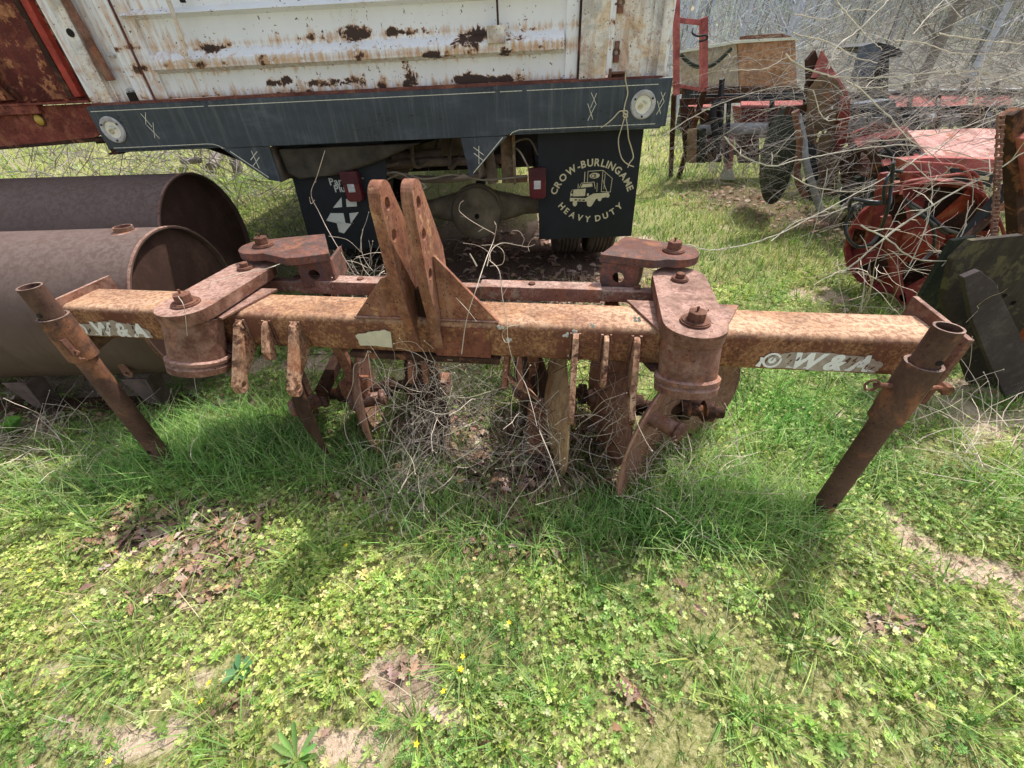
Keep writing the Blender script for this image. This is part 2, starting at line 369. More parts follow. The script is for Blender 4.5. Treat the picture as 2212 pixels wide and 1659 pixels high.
# linkage bar behind the beam
b = MB(); b.box((-.35, .36, .765), (1.9, .05, .05)); b.build('linkage_bar', M['paintbar'], tb, .004)
b = MB(); b.box((-.80, .365, .768), (.47, .078, .062)); b.build('linkage_sleeve', M['paintbar'], tb, .004)
b = MB(); b.box((.085, .365, .768), (.53, .078, .062)); b.build('linkage_sleeve', M['paintbar'], tb, .004)
for s in (-.74, .05, .5, -1.05):
    b = MB(); b.cyl((s, .365, .795), (s, .365, .806), .015, 14); b.build('linkage_pin', M['bolt'], tb, .001)

# parking stands
def stand(s, d, topz, czt, czb, side):
    p = MB(); p.ring((s, d, .0), (s, d, topz), .0310, .0375, 32); po = p.build('parking_stand', M['pipe'], tb)
    for z in (topz-.10, .14):
        MB().cyl((s+.005, d-.0415, z), (s+.005, d-.038, z), .009, 12).build('pin_hole', M['seam'], po)
    c = MB(); c.ring((s, d, czb), (s, d, czt), .0410, .0505, 32); co = c.build('stand_collar', M['pipe'], tb, .001)
    if s < 0:
        q = MB(); q.bar((s+.035, d-.045, .77), (s+.045, d-.048, .70), .012, .02); q.tube([(s+.055+.014*math.cos(t), d-.045, .70+.02*math.sin(t)) for t in np.linspace(.6, 5.4, 10)], .004, 6); q.build('clip_pin', M['bolt'], co)
        return
    q = MB(); q.tube([(s-side*.10, d-.004, .71), (s+side*.10, d-.004, .71)], .009, 10); q.prism(circ(s+side*.105, .71, .018, 6), lambda a, b_, t: (a, d-.004+t, b_), -.014, .014)
    q.tube([(s-side*.11+.02*math.cos(t), d-.006, .71+.02*math.sin(t)) for t in np.linspace(0, 6.2, 14)], .004, 6)
    q.build('stand_pin', M['bolt'], co)
    w = MB(); w.box((s+.05, d+.075, .60), (.05, .07, .09)); w.build('stand_bracket', M['rust'], tb, .002)
stand(-1.735, -.155, .965, .845, .66, 1)
stand(1.305, -.14, .925, .80, .57, 1)

# stickers
def decal(name, rows, pts, m, off):
    b = MB(); b.prism(pts, lambda a, b_, t: (a, t, b_), off, off+.0006); return b.build(name, M[m], tb)
def ragged(p0, n, amp):
    out = []
    for i in range(len(p0)):
        a, c = p0[i], p0[(i+1) % len(p0)]
        for j in range(n): t = j/n; out.append((a[0]+(c[0]-a[0])*t+random.uniform(-amp, amp), a[1]+(c[1]-a[1])*t+random.uniform(-amp, amp)))
    return out
lp = [(-1.925, .668), (-1.55, .668), (-1.553, .705), (-1.62, .728), (-1.70, .745), (-1.78, .728), (-1.86, .722), (-1.94, .712)]
rp = [(.922, .664), (1.30, .664), (1.315, .70), (1.25, .727), (1.12, .736), (1.0, .734), (.93, .715)]
for pts, x0, wide in ((lp, -1.835, 1.0), (rp, 1.0, 1.0)):
    st = decal('sticker', 0, ragged(pts, 6, .0035), 'sticker_bg', -.0042+.0006*(x0 > 0))
    t = MB(); text_line(t, 'W&A', .088, lambda a, b_: (x0+a, -.0052, .671+b_), .14, .05, .25, 1.0 if x0 < 0 else 1.02); 
    lo = t.build('lettering', M['sticker'], st, recalc=False)
    cx = x0-.055; t = MB()
    t.prism([circ(cx, .697, .032, 20), circ(cx, .697, .024, 20)], lambda a, b_, q: (a, q, b_), -.0056, -.0049)
    t.prism(circ(cx, .697, .014, 7), lambda a, b_, q: (a, q, b_), -.0056, -.0049); 
    t.prism(ragged([(x0-.10, .669), (x0-.085, .669), (x0-.08, .70), (x0-.095, .71)], 2, .004), lambda a, b_, q: (a, q, b_), -.0056, -.0049)
    t.build('emblem', M['sticker'], st, recalc=False)
    for i in range(5):
        xx = x0+.065*i+random.uniform(-.01, .01); MB().prism([(xx, .670), (xx+.028, .670), (xx+.010, .676)], lambda a, b_, q: (a, q, b_), -.0051, -.0047).build('torn_edge', M['sticker'], st, recalc=False)
    # rust showing through the cracks
    for i in range(16):
        xx = random.uniform(pts[0][0]+.01, pts[1][0]-.02); zz = random.uniform(.672, .712); MB().prism(ragged([(xx, zz), (xx+.004, zz), (xx+.010, zz+.016), (xx+.007, zz+.016)], 2, .0022), lambda a, b_, q: (a, q, b_), -.0062, -.0058).build('torn_crack', M['rust_dark'], st, recalc=False)
decal('blank_sticker', 0, ragged([(-.612, .682), (-.478, .680), (-.468, .752), (-.50, .758), (-.56, .745), (-.618, .728)], 4, .003), 'sticker_grey', -.0082)
for (x, y) in ((1083, 706), (1103, 735), (1222, 722), (1243, 745), (1275, 705), (1245, 718), (1235, 770), (1378, 690)):
    p = on(TB, x, y, -.001); b = MB()
    for k_ in range(5): b.lathe([(0.0005, .0025), (.004+.002*random.random(), .001), (.006, 0)], Matrix.Translation((p.x+random.uniform(-.012, .012), -.001, p.z+random.uniform(-.008, .008))) @ Matrix.Rotation(R(90), 4, 'X'), 7)
    b.build('lichen_spot', M['lichen'], tb)

# disc gangs under the beam
def disc(s, d, r, ang, tilt, m, z=None):
    z = r-.03 if z is None else z
    Mx = Matrix.Translation((s, d, z)) @ Matrix.Rotation(R(ang), 4, 'Z') @ Matrix.Rotation(R(90+tilt), 4, 'Y')
    prof = [(r*i/8, -.075*(1-(i/8)**2)) for i in range(1, 9)]; prof = [(.001, -.075)]+prof
    b = MB(); b.lathe(prof+[(r, .004)]+[(q[0], q[1]+.007) for q in prof[::-1]], Mx, 56); o = b.build('disc_blade', M[m], tb)
    h = MB(); h.lathe([(.005, -.10), (.035, -.10), (.045, -.08), (.035, -.05), (.035, .04), (.045, .05), (.045, .07), (.02, .08), (.005, .08)], Mx, 24); h.build('hub', M['rust'], o)
for s, d, r, a, t, m in ((-1.02, .10, .29, 36, 0, 'rust_dark'), (-.74, .16, .28, 22, 0, 'disc'), (-.50, .30, .27, 40, 0, 'rust_dark'), (.06, .34, .27, 25, 0, 'rust_dark'), (.20, .16, .32, 7, 0, 'disc_tan'), (.43, .24, .32, 12, 0, 'disc'), (.655, .02, .36, -38, 3, 'disc'), (.86, .28, .27, -55, 0, 'disc')):
    disc(s, d, r, a, t, m)
# hangers and gang axles
for pts in (((-.95, .16), (-.5, .30)), ((.0, .34), (.5, .24)), ((.5, .22), (.95, .2))):
    (a, b_), (c, d) = pts; q = MB(); q.tube([(a, b_, .27), (c, d, .27)], .028, 12)
    for t in np.linspace(.15, .85, 4): q.tube([(a+(c-a)*t-.02, b_+(d-b_)*t, .27), (a+(c-a)*t+.02, b_+(d-b_)*t, .27)], .05, 14)
    q.build('gang_axle', M['rust_dark'], tb)
for s, d in ((-.82, .16), (-.42, .22), (.06, .24), (.48, .2)):
    q = MB(); q.bar((s, d-.02, .64), (s+.02, d+.02, .30), .05, .03, (0, 1, 0)); q.box((s+.01, d+.02, .31), (.12, .09, .09)); q.box((s, d, .63), (.13, .16, .014)); q.build('gang_hanger', M['rust_orange'], tb, .004)
for s in (-.40, .0):
    q = MB(); q.bar((s-.02, .04, .64), (s-.03, .0, .50), .022, .03); q.bar((s+.025, .04, .64), (s+.035, .0, .50), .022, .03); q.build('clevis', M['rust_orange'], tb, .003)
# leaning scraper with teeth
q = MB(); q.bar((-.02, .0, .56), (.09, .08, .40), .012, .07, (0, -1, .6)); 
for i in range(6): q.bar((-.01+.015*i, -.012+.01*i, .555-.022*i), (.005+.015*i, -.03+.01*i, .56-.022*i), .006, .014)
q.build('scraper', M['lug'], tb, .001)
q = MB(); q.box((.1, .12, .16), (.09, .05, .3)); q.build('scraper_post', M['rust_orange'], tb, .004)
# the two rocker arms that carry the far brackets down to the discs
for s in (-1.0, .40):
    q = MB(); q.bar((s, .5, .80), (s+.05, .45, .42), .06, .05, (0, 1, 0)); q.bar((s+.05, .45, .42), (s+.05, .1, .32), .05); q.build('gang_arm', M['rust_dark'], tb, .004)
# ================================================================== white grain truck seen from behind
TR = Matrix.Translation((-2.45, 3.0, 0)) @ Matrix.Rotation(math.atan2(-.12, 3.5), 4, 'Z') @ Matrix.Rotation(-.0165, 4, 'Y')
tr = thing('dump_truck', 'white rust streaked farm truck with dark blue steel bumper and two black mud flaps', 'truck', TR)

CHIPS = []
for (cx_, cy_, rx_, ry_) in ((1040, 172, 52, 10), (880, 165, 12, 24), (770, 68, 26, 14), (870, 66, 34, 9), (1040, 78, 50, 14), (760, 168, 26, 12), (700, 178, 30, 7), (590, 178, 16, 8), (450, 105, 22, 7), (620, 172, 10, 8), (1150, 62, 24, 4), (930, 120, 12, 10), (1090, 115, 10, 8)):
    p_ = on(TR, cx_, cy_, .045); q_ = on(TR, cx_+rx_, cy_, .045); r__ = on(TR, cx_, cy_-ry_, .045); CHIPS.append((p_.x, p_.z, q_.x-p_.x, r__.z-p_.z))
def white_rust():
    t = NT('white paint with rust', .55, 0, .4)
    x, y, z = t.sep()
    n1 = t.noise(3.2, 9, .68); n2 = t.noise(26, 6, .7); big = t.noise(1.3, 4, .5)
    base = t.ramp(t.noise(2, 6, .6), [(.3, (.80, .82, .86)), (.7, (.90, .91, .94))])
    base = t.mix(t.math('MULTIPLY', t.thr(t.noise(1, 5, .6, t.vec((14, 14, 1.5))),   .60, .12), .09), base, (.55, .53, .48))
    # rust gathers along the sill, the lower rib edges and in streaks
    def band(c0, w): 
        d = t.math('ABSOLUTE', t.math('SUBTRACT', z, c0)); return t.math('SUBTRACT', 1.0, t.math('DIVIDE', d, w), clamp=True)
    b = t.math('MAXIMUM', t.math('MAXIMUM', band(1.435, .10), t.math('MULTIPLY', band(1.60, .07), .82)), t.math('MULTIPLY', band(1.69, .045), .62))
    side = t.math('MULTIPLY', t.thr(t.math('ABSOLUTE', t.math('SUBTRACT', x, 1.85)), 1.12, .15), .55)
    streak = t.noise(1, 8, .72, t.vec((38, 38, 5.0)))
    b2 = t.math('MAXIMUM', b, side)
    s = t.math('ADD', t.math('ADD', t.math('MULTIPLY', streak, .75), t.math('MULTIPLY', b2, .30)), t.math('MULTIPLY', n1, .30))
    c = t.mix(t.math('MULTIPLY', t.thr(s, .735, .08), .85), base, t.ramp(n2, [(.35, (.42, .19, .07)), (.65, (.72, .47, .25))]))
    ch = t.math('ADD', t.math('ADD', t.math('MULTIPLY', t.noise(7.5, 10, .66), .70), t.math('MULTIPLY', n2, .16)), t.math('ADD', t.math('MULTIPLY', b, .135), t.math('MULTIPLY', big, .12)))
    rough_ = t.math('MULTIPLY', t.math('SUBTRACT', t.noise(11, 7, .75, dist=.8), .5), 6.0)
    for (cu, cw, ru, rw) in CHIPS:
        du = t.math('DIVIDE', t.math('SUBTRACT', x, cu), ru); dw = t.math('DIVIDE', t.math('SUBTRACT', z, cw), rw)
        dd = t.math('SQRT', t.math('ADD', t.math('MULTIPLY', du, du), t.math('MULTIPLY', dw, dw)))
        ch = t.math('ADD', ch, t.math('MULTIPLY', t.math('SUBTRACT', 1.75, t.math('ADD', dd, rough_), clamp=True), .17))
    c = t.mix(t.math('MULTIPLY', t.thr(t.math('ADD', ch, t.math('MULTIPLY', t.math('SUBTRACT', streak, .5), .35)), .625, .05), .7), c, (.58, .34, .17))
    c = t.mix(t.thr(ch, .652, .012), c, (.27, .12, .05))
    c = t.mix(t.thr(ch, .672, .008), c, (.045, .022, .016))
    spk = t.math('ADD', t.math('MULTIPLY', t.noise(48, 3, .6), .85), t.math('MULTIPLY', n1, .2))
    c = t.mix(t.thr(spk, .68, .012), c, (.10, .045, .025))
    t.bump(t.math('ADD', t.noise(5, 3), t.math('MULTIPLY', t.thr(ch, .662, .01), -.5)), .25, .01)
    return t.out(c)
M['white'] = white_rust()
def navy():
    t = NT('dark blue bumper paint', .42, 0, .5)
    n1 = t.noise(1, 8, .68, t.vec((2.2, 8, 5))); n2 = t.noise(34, 6, .7); st = t.noise(1, 6, .7, t.vec((26, 26, 1.6)))
    c = t.ramp(n1, [(.32, (.012, .022, .040)), (.55, (.036, .050, .070)), (.72, (.10, .115, .135))])
    c = t.mix(t.math('MULTIPLY', t.thr(st, .58, .08), .45), c, (.14, .15, .155))
    c = t.mix(t.thr(t.math('ADD', t.math('MULTIPLY', t.noise(6, 8, .7), .8), t.math('MULTIPLY', n2, .2)), .66, .02), c, (.15, .075, .05))
    c = t.mix(t.thr(n2, .70, .02), c, (.02, .02, .02))
    t.bump(n2, .1, .002); return t.out(c, t.ramp(n1, [(.3, .22), (.7, .5)]))
M['navy'] = navy()
M['stripe'] = plain('pinstripe cream', (.78, .76, .62), .5, var=.2, sc=60)
M['sill'] = rusty('red brown sill', [(.3, (.08, .03, .022)), (.5, (.17, .065, .05)), (.7, (.28, .14, .11))], 9, 60)
M['flap'] = plain('black rubber flap', (.012, .014, .018), .6, var=.45, sc=3, bump=.1)
M['tan'] = plain('tan print', (.60, .53, .34), .7, var=.15, sc=40)
M['offwhite'] = plain('off white print', (.62, .62, .56), .7, var=.1)
M['chassis'] = plain('dusty chassis', (.19, .145, .115), .9, var=.5, sc=7, bump=.4)
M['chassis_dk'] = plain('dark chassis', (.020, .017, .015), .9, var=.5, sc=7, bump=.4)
M['axle'] = plain('dusty axle housing', (.30, .25, .19), .85, var=.5, sc=5, bump=.3)
M['tyre'] = plain('dusty tyre', (.075, .062, .052), .95, var=.4, sc=9, bump=.4)
M['redlens'] = plain('red lamp', (.10, .006, .016), .3, var=.2, spec=.5)
M['lens'] = plain('cream lamp', (.84, .80, .66), .35, var=.12, sc=30, spec=.5)
M['grey'] = plain('grey lamp ring', (.50, .48, .47), .5, var=.35, sc=22)
M['post'] = rusty('white post eaten by rust', [(.3, (.50, .28, .13)), (.43, (.76, .60, .42)), (.52, (.86, .83, .78)), (.75, (.90, .90, .90))], 5, 34, fw=.35, streak=(.55, .30, .13), chips=((.05, .025, .018), 16, .66))
M['wood'] = rusty('weathered board', [(.3, (.12, .08, .05)), (.5, (.26, .18, .11)), (.7, (.42, .33, .24))], 5, 40, bump=.5)

def xz(n0, n1): return lambda a, b_, t: (a, t, b_)
def px_(poly, n0, n1, name, m, bev=.0, par=None):
    b = MB(); b.prism(poly, xz(0, 0), n0, n1); return b.build(name, m, par or tr, bev)
# bumper: deep channel with two drop brackets
bp = px_([(-.012, 1.432), (-.012, 1.215), (.03, 1.203), (.62, 1.203), (.74, 1.188), (2.46, 1.188), (2.54, 1.200), (3.43, 1.200), (3.43, 1.436)], 0, .012, 'bumper', M['navy'], .004)
b = MB(); b.box((1.71, .06, 1.430), (3.43, .10, .012)); b.box((1.71, .06, 1.196), (3.40, .10, .012)); b.box((3.43, .06, 1.318), (.012, .12, .235)); b.box((-.012, .06, 1.318), (.012, .12, .22))
b.build('bumper_flange', M['navy'], tr, .002)
px_([(.70, 1.187), (.925, .998), (1.0, .985), (1.0, 1.187)], .004, .016, 'drop_bracket', M['navy'], .002)
px_([(2.20, 1.187), (2.235, .965), (2.49, 1.187)], .004, .016, 'drop_bracket', M['navy'], .002)
px_([(2.12, .958), (2.235, .965), (2.2, .99)], .004, .012, 'bracket_foot', M['chassis'], .0)
MB().box((2.3, .20, 1.07), (.012, .36, .22)).build('bracket_web', M['chassis'], tr); MB().box((.99, .2, 1.08), (.012, .36, .2)).build('bracket_web', M['chassis'], tr)
# pinstripes
b = MB()
def stripe(pts, w=.0032, y=-.0012):
    for p, q in zip(pts[:-1], pts[1:]): b.bar((p[0], y, p[1]), (q[0], y, q[1]), w, .0012, (0, 1, 0))
n = 130
for i in range(n):
    if random.random() < .97: stripe([(-.0+3.36*i/n, 1.408), (-.0+3.36*(i+.93)/n, 1.408)])
for i in range(14): stripe([(.02+.043*i, 1.216), (.02+.043*(i+.95), 1.216)])
stripe([(.62, 1.216), (.66, 1.213), (.69, 1.203), (.71, 1.190)])
for i in range(22): stripe([(2.56+.037*i, 1.216), (2.56+.037*(i+.93), 1.216)])
stripe([(2.56, 1.216), (2.52, 1.205), (2.505, 1.191)])
b.build('pinstripe', M['stripe'], tr, recalc=False)
def xx(c, sgn=1, s=1.0):
    b = MB(); u, w = c
    for (a0, b0, a1, b1) in ((-.012, .062, .018, -.008), (.020, .066, -.014, .006), (-.010, -.066+.07, .030, -.070), (.036, .014, .0, -.066)):
        b.bar((u+sgn*a0*s, -.0016, w+b0*s), (u+sgn*a1*s, -.0016, w+b1*s), .0028, .0012, (0, 1, 0))
    b.build('pinstripe_cross', M['stripe'], tr, recalc=False)
xx((.31, 1.325)); xx((3.00, 1.318), -1); xx((3.395, 1.318), -1, .8)
for c, sg in (((.885, 1.118), 1), ((2.305, 1.09), -1)):
    b = MB(); u, w = c
    for (a0, b0, a1, b1) in ((-.004, .05, .004, -.05), (-.03, .0, .03, .045), (-.03, -.035, .03, .012)): b.bar((u+sg*a0, .002, w+b0), (u+sg*a1, .002, w+b1), .004, .0012, (0, 1, 0))
    b.build('pinstripe_cross', M['stripe'], tr, recalc=False)
b = MB(); b.bar((.745, .002, 1.17), (.93, .002, 1.015), .0045, .0012, (0, 1, 0)); b.build('pinstripe', M['stripe'], tr)
b = MB(); b.bar((2.46, .002, 1.18), (2.26, .002, .99), .0045, .0012, (0, 1, 0)); b.build('pinstripe', M['stripe'], tr)
# round back up lamps
def lamp(u, w, ro):
    Mx = Matrix.Translation((u, 0, w)) @ Matrix.Rotation(R(90), 4, 'X')
    b = MB(); b.lathe([(ro, -.002), (ro, .006), (ro*.92, .012), (ro*.68, .010), (ro*.64, .004), (ro*.62, -.002)], Mx, 36); o = b.build('reverse_lamp', M['grey'], tr)
    b = MB(); b.lathe([(ro*.63, .004), (ro*.55, .003), (ro*.3, .0015), (.001, .001)], Mx, 30); b.build('lens', M['lens'], o)
    b = MB(); b.lathe([(ro*.2, .0), (ro*.2, .008), (ro*.12, .010), (ro*.02, .004)], Mx @ Matrix.Translation((-ro*.2, -ro*.1, 0)), 16); b.build('bulb_holder', M['tan'], o)
    b = MB(); b.bar((u+ro*.0, -.012, w+ro*.3), (u+ro*.3, -.01, w+ro*.1), .012, .008); b.build('bulb_clip', M['offwhite'], o)
    for a in (90, 210, 330): MB().cyl((u+ro*.8*math.cos(R(a+180)), -.015, w+ro*.8*math.sin(R(a+180))), (u+ro*.8*math.cos(R(a+180)), -.008, w+ro*.8*math.sin(R(a+180))), .0055, 10).build('screw', M['seam'], o)
lamp(.078, 1.312, .070); lamp(3.285, 1.314, .072)
# sill between bumper and box
b = MB(); b.box((1.70, .075, 1.440), (3.36, .13, .014)); b.bar((.3, .02, 1.444), (2.9, .03, 1.447), .02, .012); b.build('sill', M['sill'], tr, .002)
# tailgate panel and ribs
b = MB(); b.box((1.64, .085, 2.0), (2.52, .02, 1.10)); tg = b.build('tailgate', M['white'], tr, .003)
def rib(w0, w1, u0=.47, u1=2.82, dep=.055):
    b = MB(); b.prism([(.076, w0), (.076-dep, w0+.018), (.076-dep, w1-.045 if w1-w0 > .07 else w1-.030), (.076, w1)], lambda a, c, t: (t, a, c), u0, u1); b.build('tailgate_rib', M['white'], tg, .003)
rib(1.568, 1.672); rib(1.806, 1.850, .415, 2.84, .05); rib(2.02, 2.10); rib(2.27, 2.33)
MB().box((.425, .068, 2.0), (.085, .022, 1.10)).build('tailgate_stile', M['white'], tg, .003); MB().box((2.865, .068, 2.0), (.07, .022, 1.10)).build('tailgate_stile', M['white'], tg, .003)
b = MB(); b.box((2.45, .02, 1.662), (.10, .035, .075)); b.build('latch_box', M['post'], tg, .003)
b = MB(); b.tube([(2.462, .015, 2.5), (2.462, .013, 1.67)], .006, 6); b.build('latch_rod', M['rust_dark'], tg)
b = MB(); b.tube([(.735, .0, 2.5), (.738, .0, 1.82), (.715, .005, 1.68), (.71, -.005, 1.636), (.73, -.012, 1.618), (.765, -.01, 1.614), (.785, .0, 1.622)], [.011, .011, .011, .010, .009, .008, .006], 8); b.cyl((.708, -.016, 1.655), (.708, .012, 1.655), .016, 12)
b.build('chain_hook', M['post'], tg)
b = MB(); b.box((.795, .03, 1.875), (.02, .02, .03)); b.build('rivet_block', M['seam'], tg)
# box frame posts on the left
b = MB(); b.box((.105, .05, 2.0), (.075, .05, 1.12)); b.build('corner_post', M['post'], tr, .004)
b = MB(); b.box((.215, .085, 2.0), (.15, .02, 1.12)); b.build('side_panel', M['white'], tr, .002)
b = MB(); b.tube([(.165, .03, 2.5), (.17, .03, 1.9), (.19, .035, 1.55)], [.02, .02, .024], 10); b.build('hinge_tube', M['rust'], tr)
b = MB(); b.box((.338, .06, 2.0), (.085, .045, 1.12)); b.build('frame_post', M['white'], tr, .003)
b = MB(); b.box((.3835, .062, 2.0), (.008, .03, 1.12)); b.build('seam_strip', M['sill'], tr)
MB().cyl((.108, .02, 1.765), (.108, .028, 1.765), .019, 16).build('post_hole', M['seam'], tr)
b = MB(); b.box((.265, .045, 1.468), (.05, .02, .045)); b.build('stake_pocket', M['seam'], tr, .002)
for u, w in ((.255, 1.50), (.245, 1.665)):
    b = MB(); b.box((u, .066, w), (.03, .02, .016), (0, .5, 0)); b.cyl((u-.012, .05, w), (u-.012, .075, w), .009, 8); b.build('latch_bolt', M['grey'], tr, .002)
# right posts
b = MB(); b.box((2.985, .06, 2.0), (.15, .05, 1.12)); b.build('frame_post', M['post'], tr, .004)
b = MB(); b.box((2.905, .066, 2.0), (.010, .05, 1.12)); b.build('seam_strip', M['rust_dark'], tr)
b = MB(); b.box((3.075, .045, 2.0), (.03, .02, 1.08)); b.build('side_strip', M['white'], tr, .002)
b = MB(); b.box((3.235, .09, 2.0), (.30, .02, 1.12)); b.box((3.31, .078, 2.0), (.02, .02, 1.12)); b.build('side_panel', M['post'], tr, .003)
b = MB(); b.box((3.37, .07, 2.0), (.04, .05, 1.12)); b.build('corner_post', M['post'], tr, .003)
b = MB(); b.box((3.13, .05, 1.468), (.10, .04, .012)); b.box((3.085, .04, 1.465), (.014, .04, .05)); b.box((3.14, .07, 1.46), (.09, .02, .03)); b.build('stake_pocket', M['rust'], tr, .002)
for w in (1.56, 1.77, 1.98):
    b = MB(); b.lathe([(.022, -.002), (.022, .012), (.012, .014), (.010, .004)], Matrix.Translation((3.118, .078, w)) @ Matrix.Rotation(R(90), 4, 'X'), 16); b.box((3.118, .07, w+.03), (.024, .02, .04)); b.box((3.118, .07, w-.03), (.03, .02, .03)); b.build('hinge_eye', M['rust'], tr, .002)
# box body going forward
b = MB(); b.box((.02, 2.8, 2.0), (.06, 5.5, 1.12)); b.box((3.39, 2.8, 2.0), (.03, 5.5, 1.12)); b.box((1.7, 5.5, 2.0), (3.4, .05, 1.12)); b.box((1.7, 2.8, 1.43), (3.38, 5.4, .03)); b.build('truck_box', M['white'], tr, .003)
b = MB()
for v in np.linspace(.5, 5.3, 12): b.box((1.7, float(v), 1.37), (3.3, .06, .09))
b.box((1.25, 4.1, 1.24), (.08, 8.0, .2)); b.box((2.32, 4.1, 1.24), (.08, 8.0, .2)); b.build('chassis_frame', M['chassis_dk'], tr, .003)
# cab far in front (also put in to keep the ground under the truck dark)
b = MB(); b.prism([(5.7, .7), (5.7, 2.6), (5.9, 2.75), (6.9, 2.75), (7.2, 1.9), (8.3, 1.75), (8.4, .8)], lambda a, c, t: (t, a, c), .75, 2.75); b.build('cab', M['white'], tr, .05, 3)
# fuel tank / hopper bottom on the left
b = MB(); b.prism([(1.02, 1.165), (1.03, 1.02), (1.10, .985), (1.35, 1.0), (1.62, 1.06), (1.95, 1.165)], xz(0, 0), .05, .75); b.build('underbody_tank', plain('olive dusty tank', (.075, .062, .045), .8, var=.6, sc=4, bump=.25), tr, .02, 3)
for i in range(5): MB().tube(smooth_path([(1.25+.27*i, .25+.1*i, 1.12), (1.3+.25*i, .4, 1.02-.02*i), (1.45+.22*i, .5, 1.0), (1.5+.22*i, .8, 1.1)], 4), .014, 6).build('air_line', M['chassis'], tr)
b = MB(); b.box((1.62, .7, 1.0), (.16, .12, .2)); b.box((1.9, .9, 1.04), (.5, .1, .14)); b.build('cross_member', M['chassis'], tr, .01)
b = MB(); b.cyl((1.60, .55, 1.0), (1.98, .6, 1.0), .06, 16); b.build('air_tank', M['chassis'], tr, .01)
b = MB(); b.bar((1.3, .4, 1.02), (2.1, .9, 1.16), .05); b.tube([(1.5, .3, 1.06), (1.9, .8, 1.17), (2.2, 1.4, 1.2)], .018, 8); b.build('dump_linkage', M['chassis_dk'], tr, .002)
# light bar and hanging tail lamps
b = MB(); b.tube([(1.30, .55, 1.02), (1.5, .5, .99), (2.15, .5, .985), (2.5, .5, .99)], .03, 10); b.tube([(1.40, .42, 1.0), (1.75, .4, .90), (2.0, .4, .885), (2.25, .4, .90), (2.40, .42, .97)], .025, 8)
b.build('cross_tube', M['chassis'], tr)
b = MB(); b.box((2.475, .25, 1.03), (.085, .06, .30)); b.box((2.52, .22, 1.03), (.02, .12, .30)); b.box((2.52, .24, .90), (.18, .05, .04)); b.build('spring_hanger', M['wood'], tr, .005)
MB().cyl((2.33, .35, 1.12), (2.36, .35, .86), .04, 14).build('shock_absorber', M['chassis'], tr, .002); MB().cyl((1.45, .35, 1.12), (1.45, .35, .9), .04, 14).build('shock_absorber', M['chassis'], tr, .002)
def tail(u, w, n):
    b = MB(); b.prism([(u-.045, w-.075), (u-.03, w-.09), (u+.05, w-.09), (u+.062, w-.075), (u+.062, w+.075), (u+.045, w+.09), (u-.04, w+.09), (u-.05, w+.07)], xz(0, 0), n, n+.06); o = b.build('tail_lamp', M['redlens'], tr, .006)
    b = MB(); b.box((u+.005, n-.001, w-.005), (.045, .006, .05)); b.build('clear_window', M['grey'], o, .001)
    b = MB(); b.box((u+.005, n+.012, w+.055), (.115, .03, .075)); b.build('lamp_dirt_cap', plain('dirty red plastic', (.07, .015, .018), .6), o, .004)
tail(1.435, .93, .03); tail(2.665, .905, .03)
for pts in ([(1.5, .1, .97), (1.62, .15, .94), (1.75, .2, .97), (1.9, .2, .93), (2.1, .2, .95), (2.3, .2, .91), (2.6, .1, .94)], [(1.55, .12, .93), (1.7, .15, .99), (1.82, .16, .94), (1.92, .1, .90), (1.80, .05, .86), (1.83, .05, .84)], [(2.62, .12, .98), (2.56, .15, 1.08), (2.5, .3, 1.1), (2.62, .3, 1.13), (2.68, .2, 1.05)]):
    MB().tube(smooth_path(pts, 5), .006, 5).build('wire', M['axle'], tr)
# mud flaps
fr = px_([(2.685, .522), (2.675, 1.186), (3.335, 1.186), (3.345, .522)], .10, .108, 'mud_flap', M['flap'], .002)
fl = px_([(1.0, .50), (1.045, 1.19), (1.70, 1.19), (1.60, .50)], .10, .108, 'mud_flap', M['flap'], .002)
F = lambda a, c: (a, .0985, c)
b = MB(); text_arc(b, 'CROW-BURLINGAME', .060, 3.040, .728, .258, 90, F, True, .09, .028); b.build('lettering', M['tan'], fr, recalc=False)
b = MB(); text_arc(b, 'HEAVY DUTY', .056, 3.045, .925, .292, 90, F, False, .36, .028); b.build('lettering', M['tan'], fr, recalc=False)
# little truck emblem, drawn from the crop (local pixels -> metres)
EM = lambda X, Y: (2.893+(X-1490)*.00105, .958-(Y-1050)*.00100)
def ep(b, pts, y=.0985): b.prism([EM(*p) for p in pts], lambda a, c, t: (a, t, c), y, y+.0006)
def el(b, pts, w=.0035):
    for p, q in zip(pts[:-1], pts[1:]): P_, Q_ = EM(*p), EM(*q); b.bar((P_[0], .098, P_[1]), (Q_[0], .098, Q_[1]), w, .0008, (0, 1, 0))
b = MB()
el(b, [(1597, 1120), (1597, 1052), (1690, 1050), (1752, 1100), (1748, 1185), (1690, 1180), (1690, 1050)]); el(b, [(1690, 1100), (1730, 1190)]); el(b, [(1705, 1070), (1705, 1165)]); el(b, [(1578, 1120), (1578, 1055)], .005)
el(b, [(1548, 1150), (1560, 1122), (1640, 1118), (1650, 1160)]); el(b, [(1540, 1155), (1540, 1125)]); el(b, [(1660, 1125), (1662, 1180)])
ep(b, [(1556, 1150), (1568, 1128), (1628, 1126), (1632, 1146)])
ep(b, [(1512, 1160), (1590, 1157), (1588, 1203), (1510, 1203)]); el(b, [(1505, 1160), (1495, 1180), (1495, 1205)])
ep(b, [(1490, 1212), (1618, 1218), (1616, 1240), (1492, 1234)])
ep(b, [(1595, 1215), (1640, 1190), (1740, 1188), (1738, 1214), (1660, 1225), (1640, 1260)])
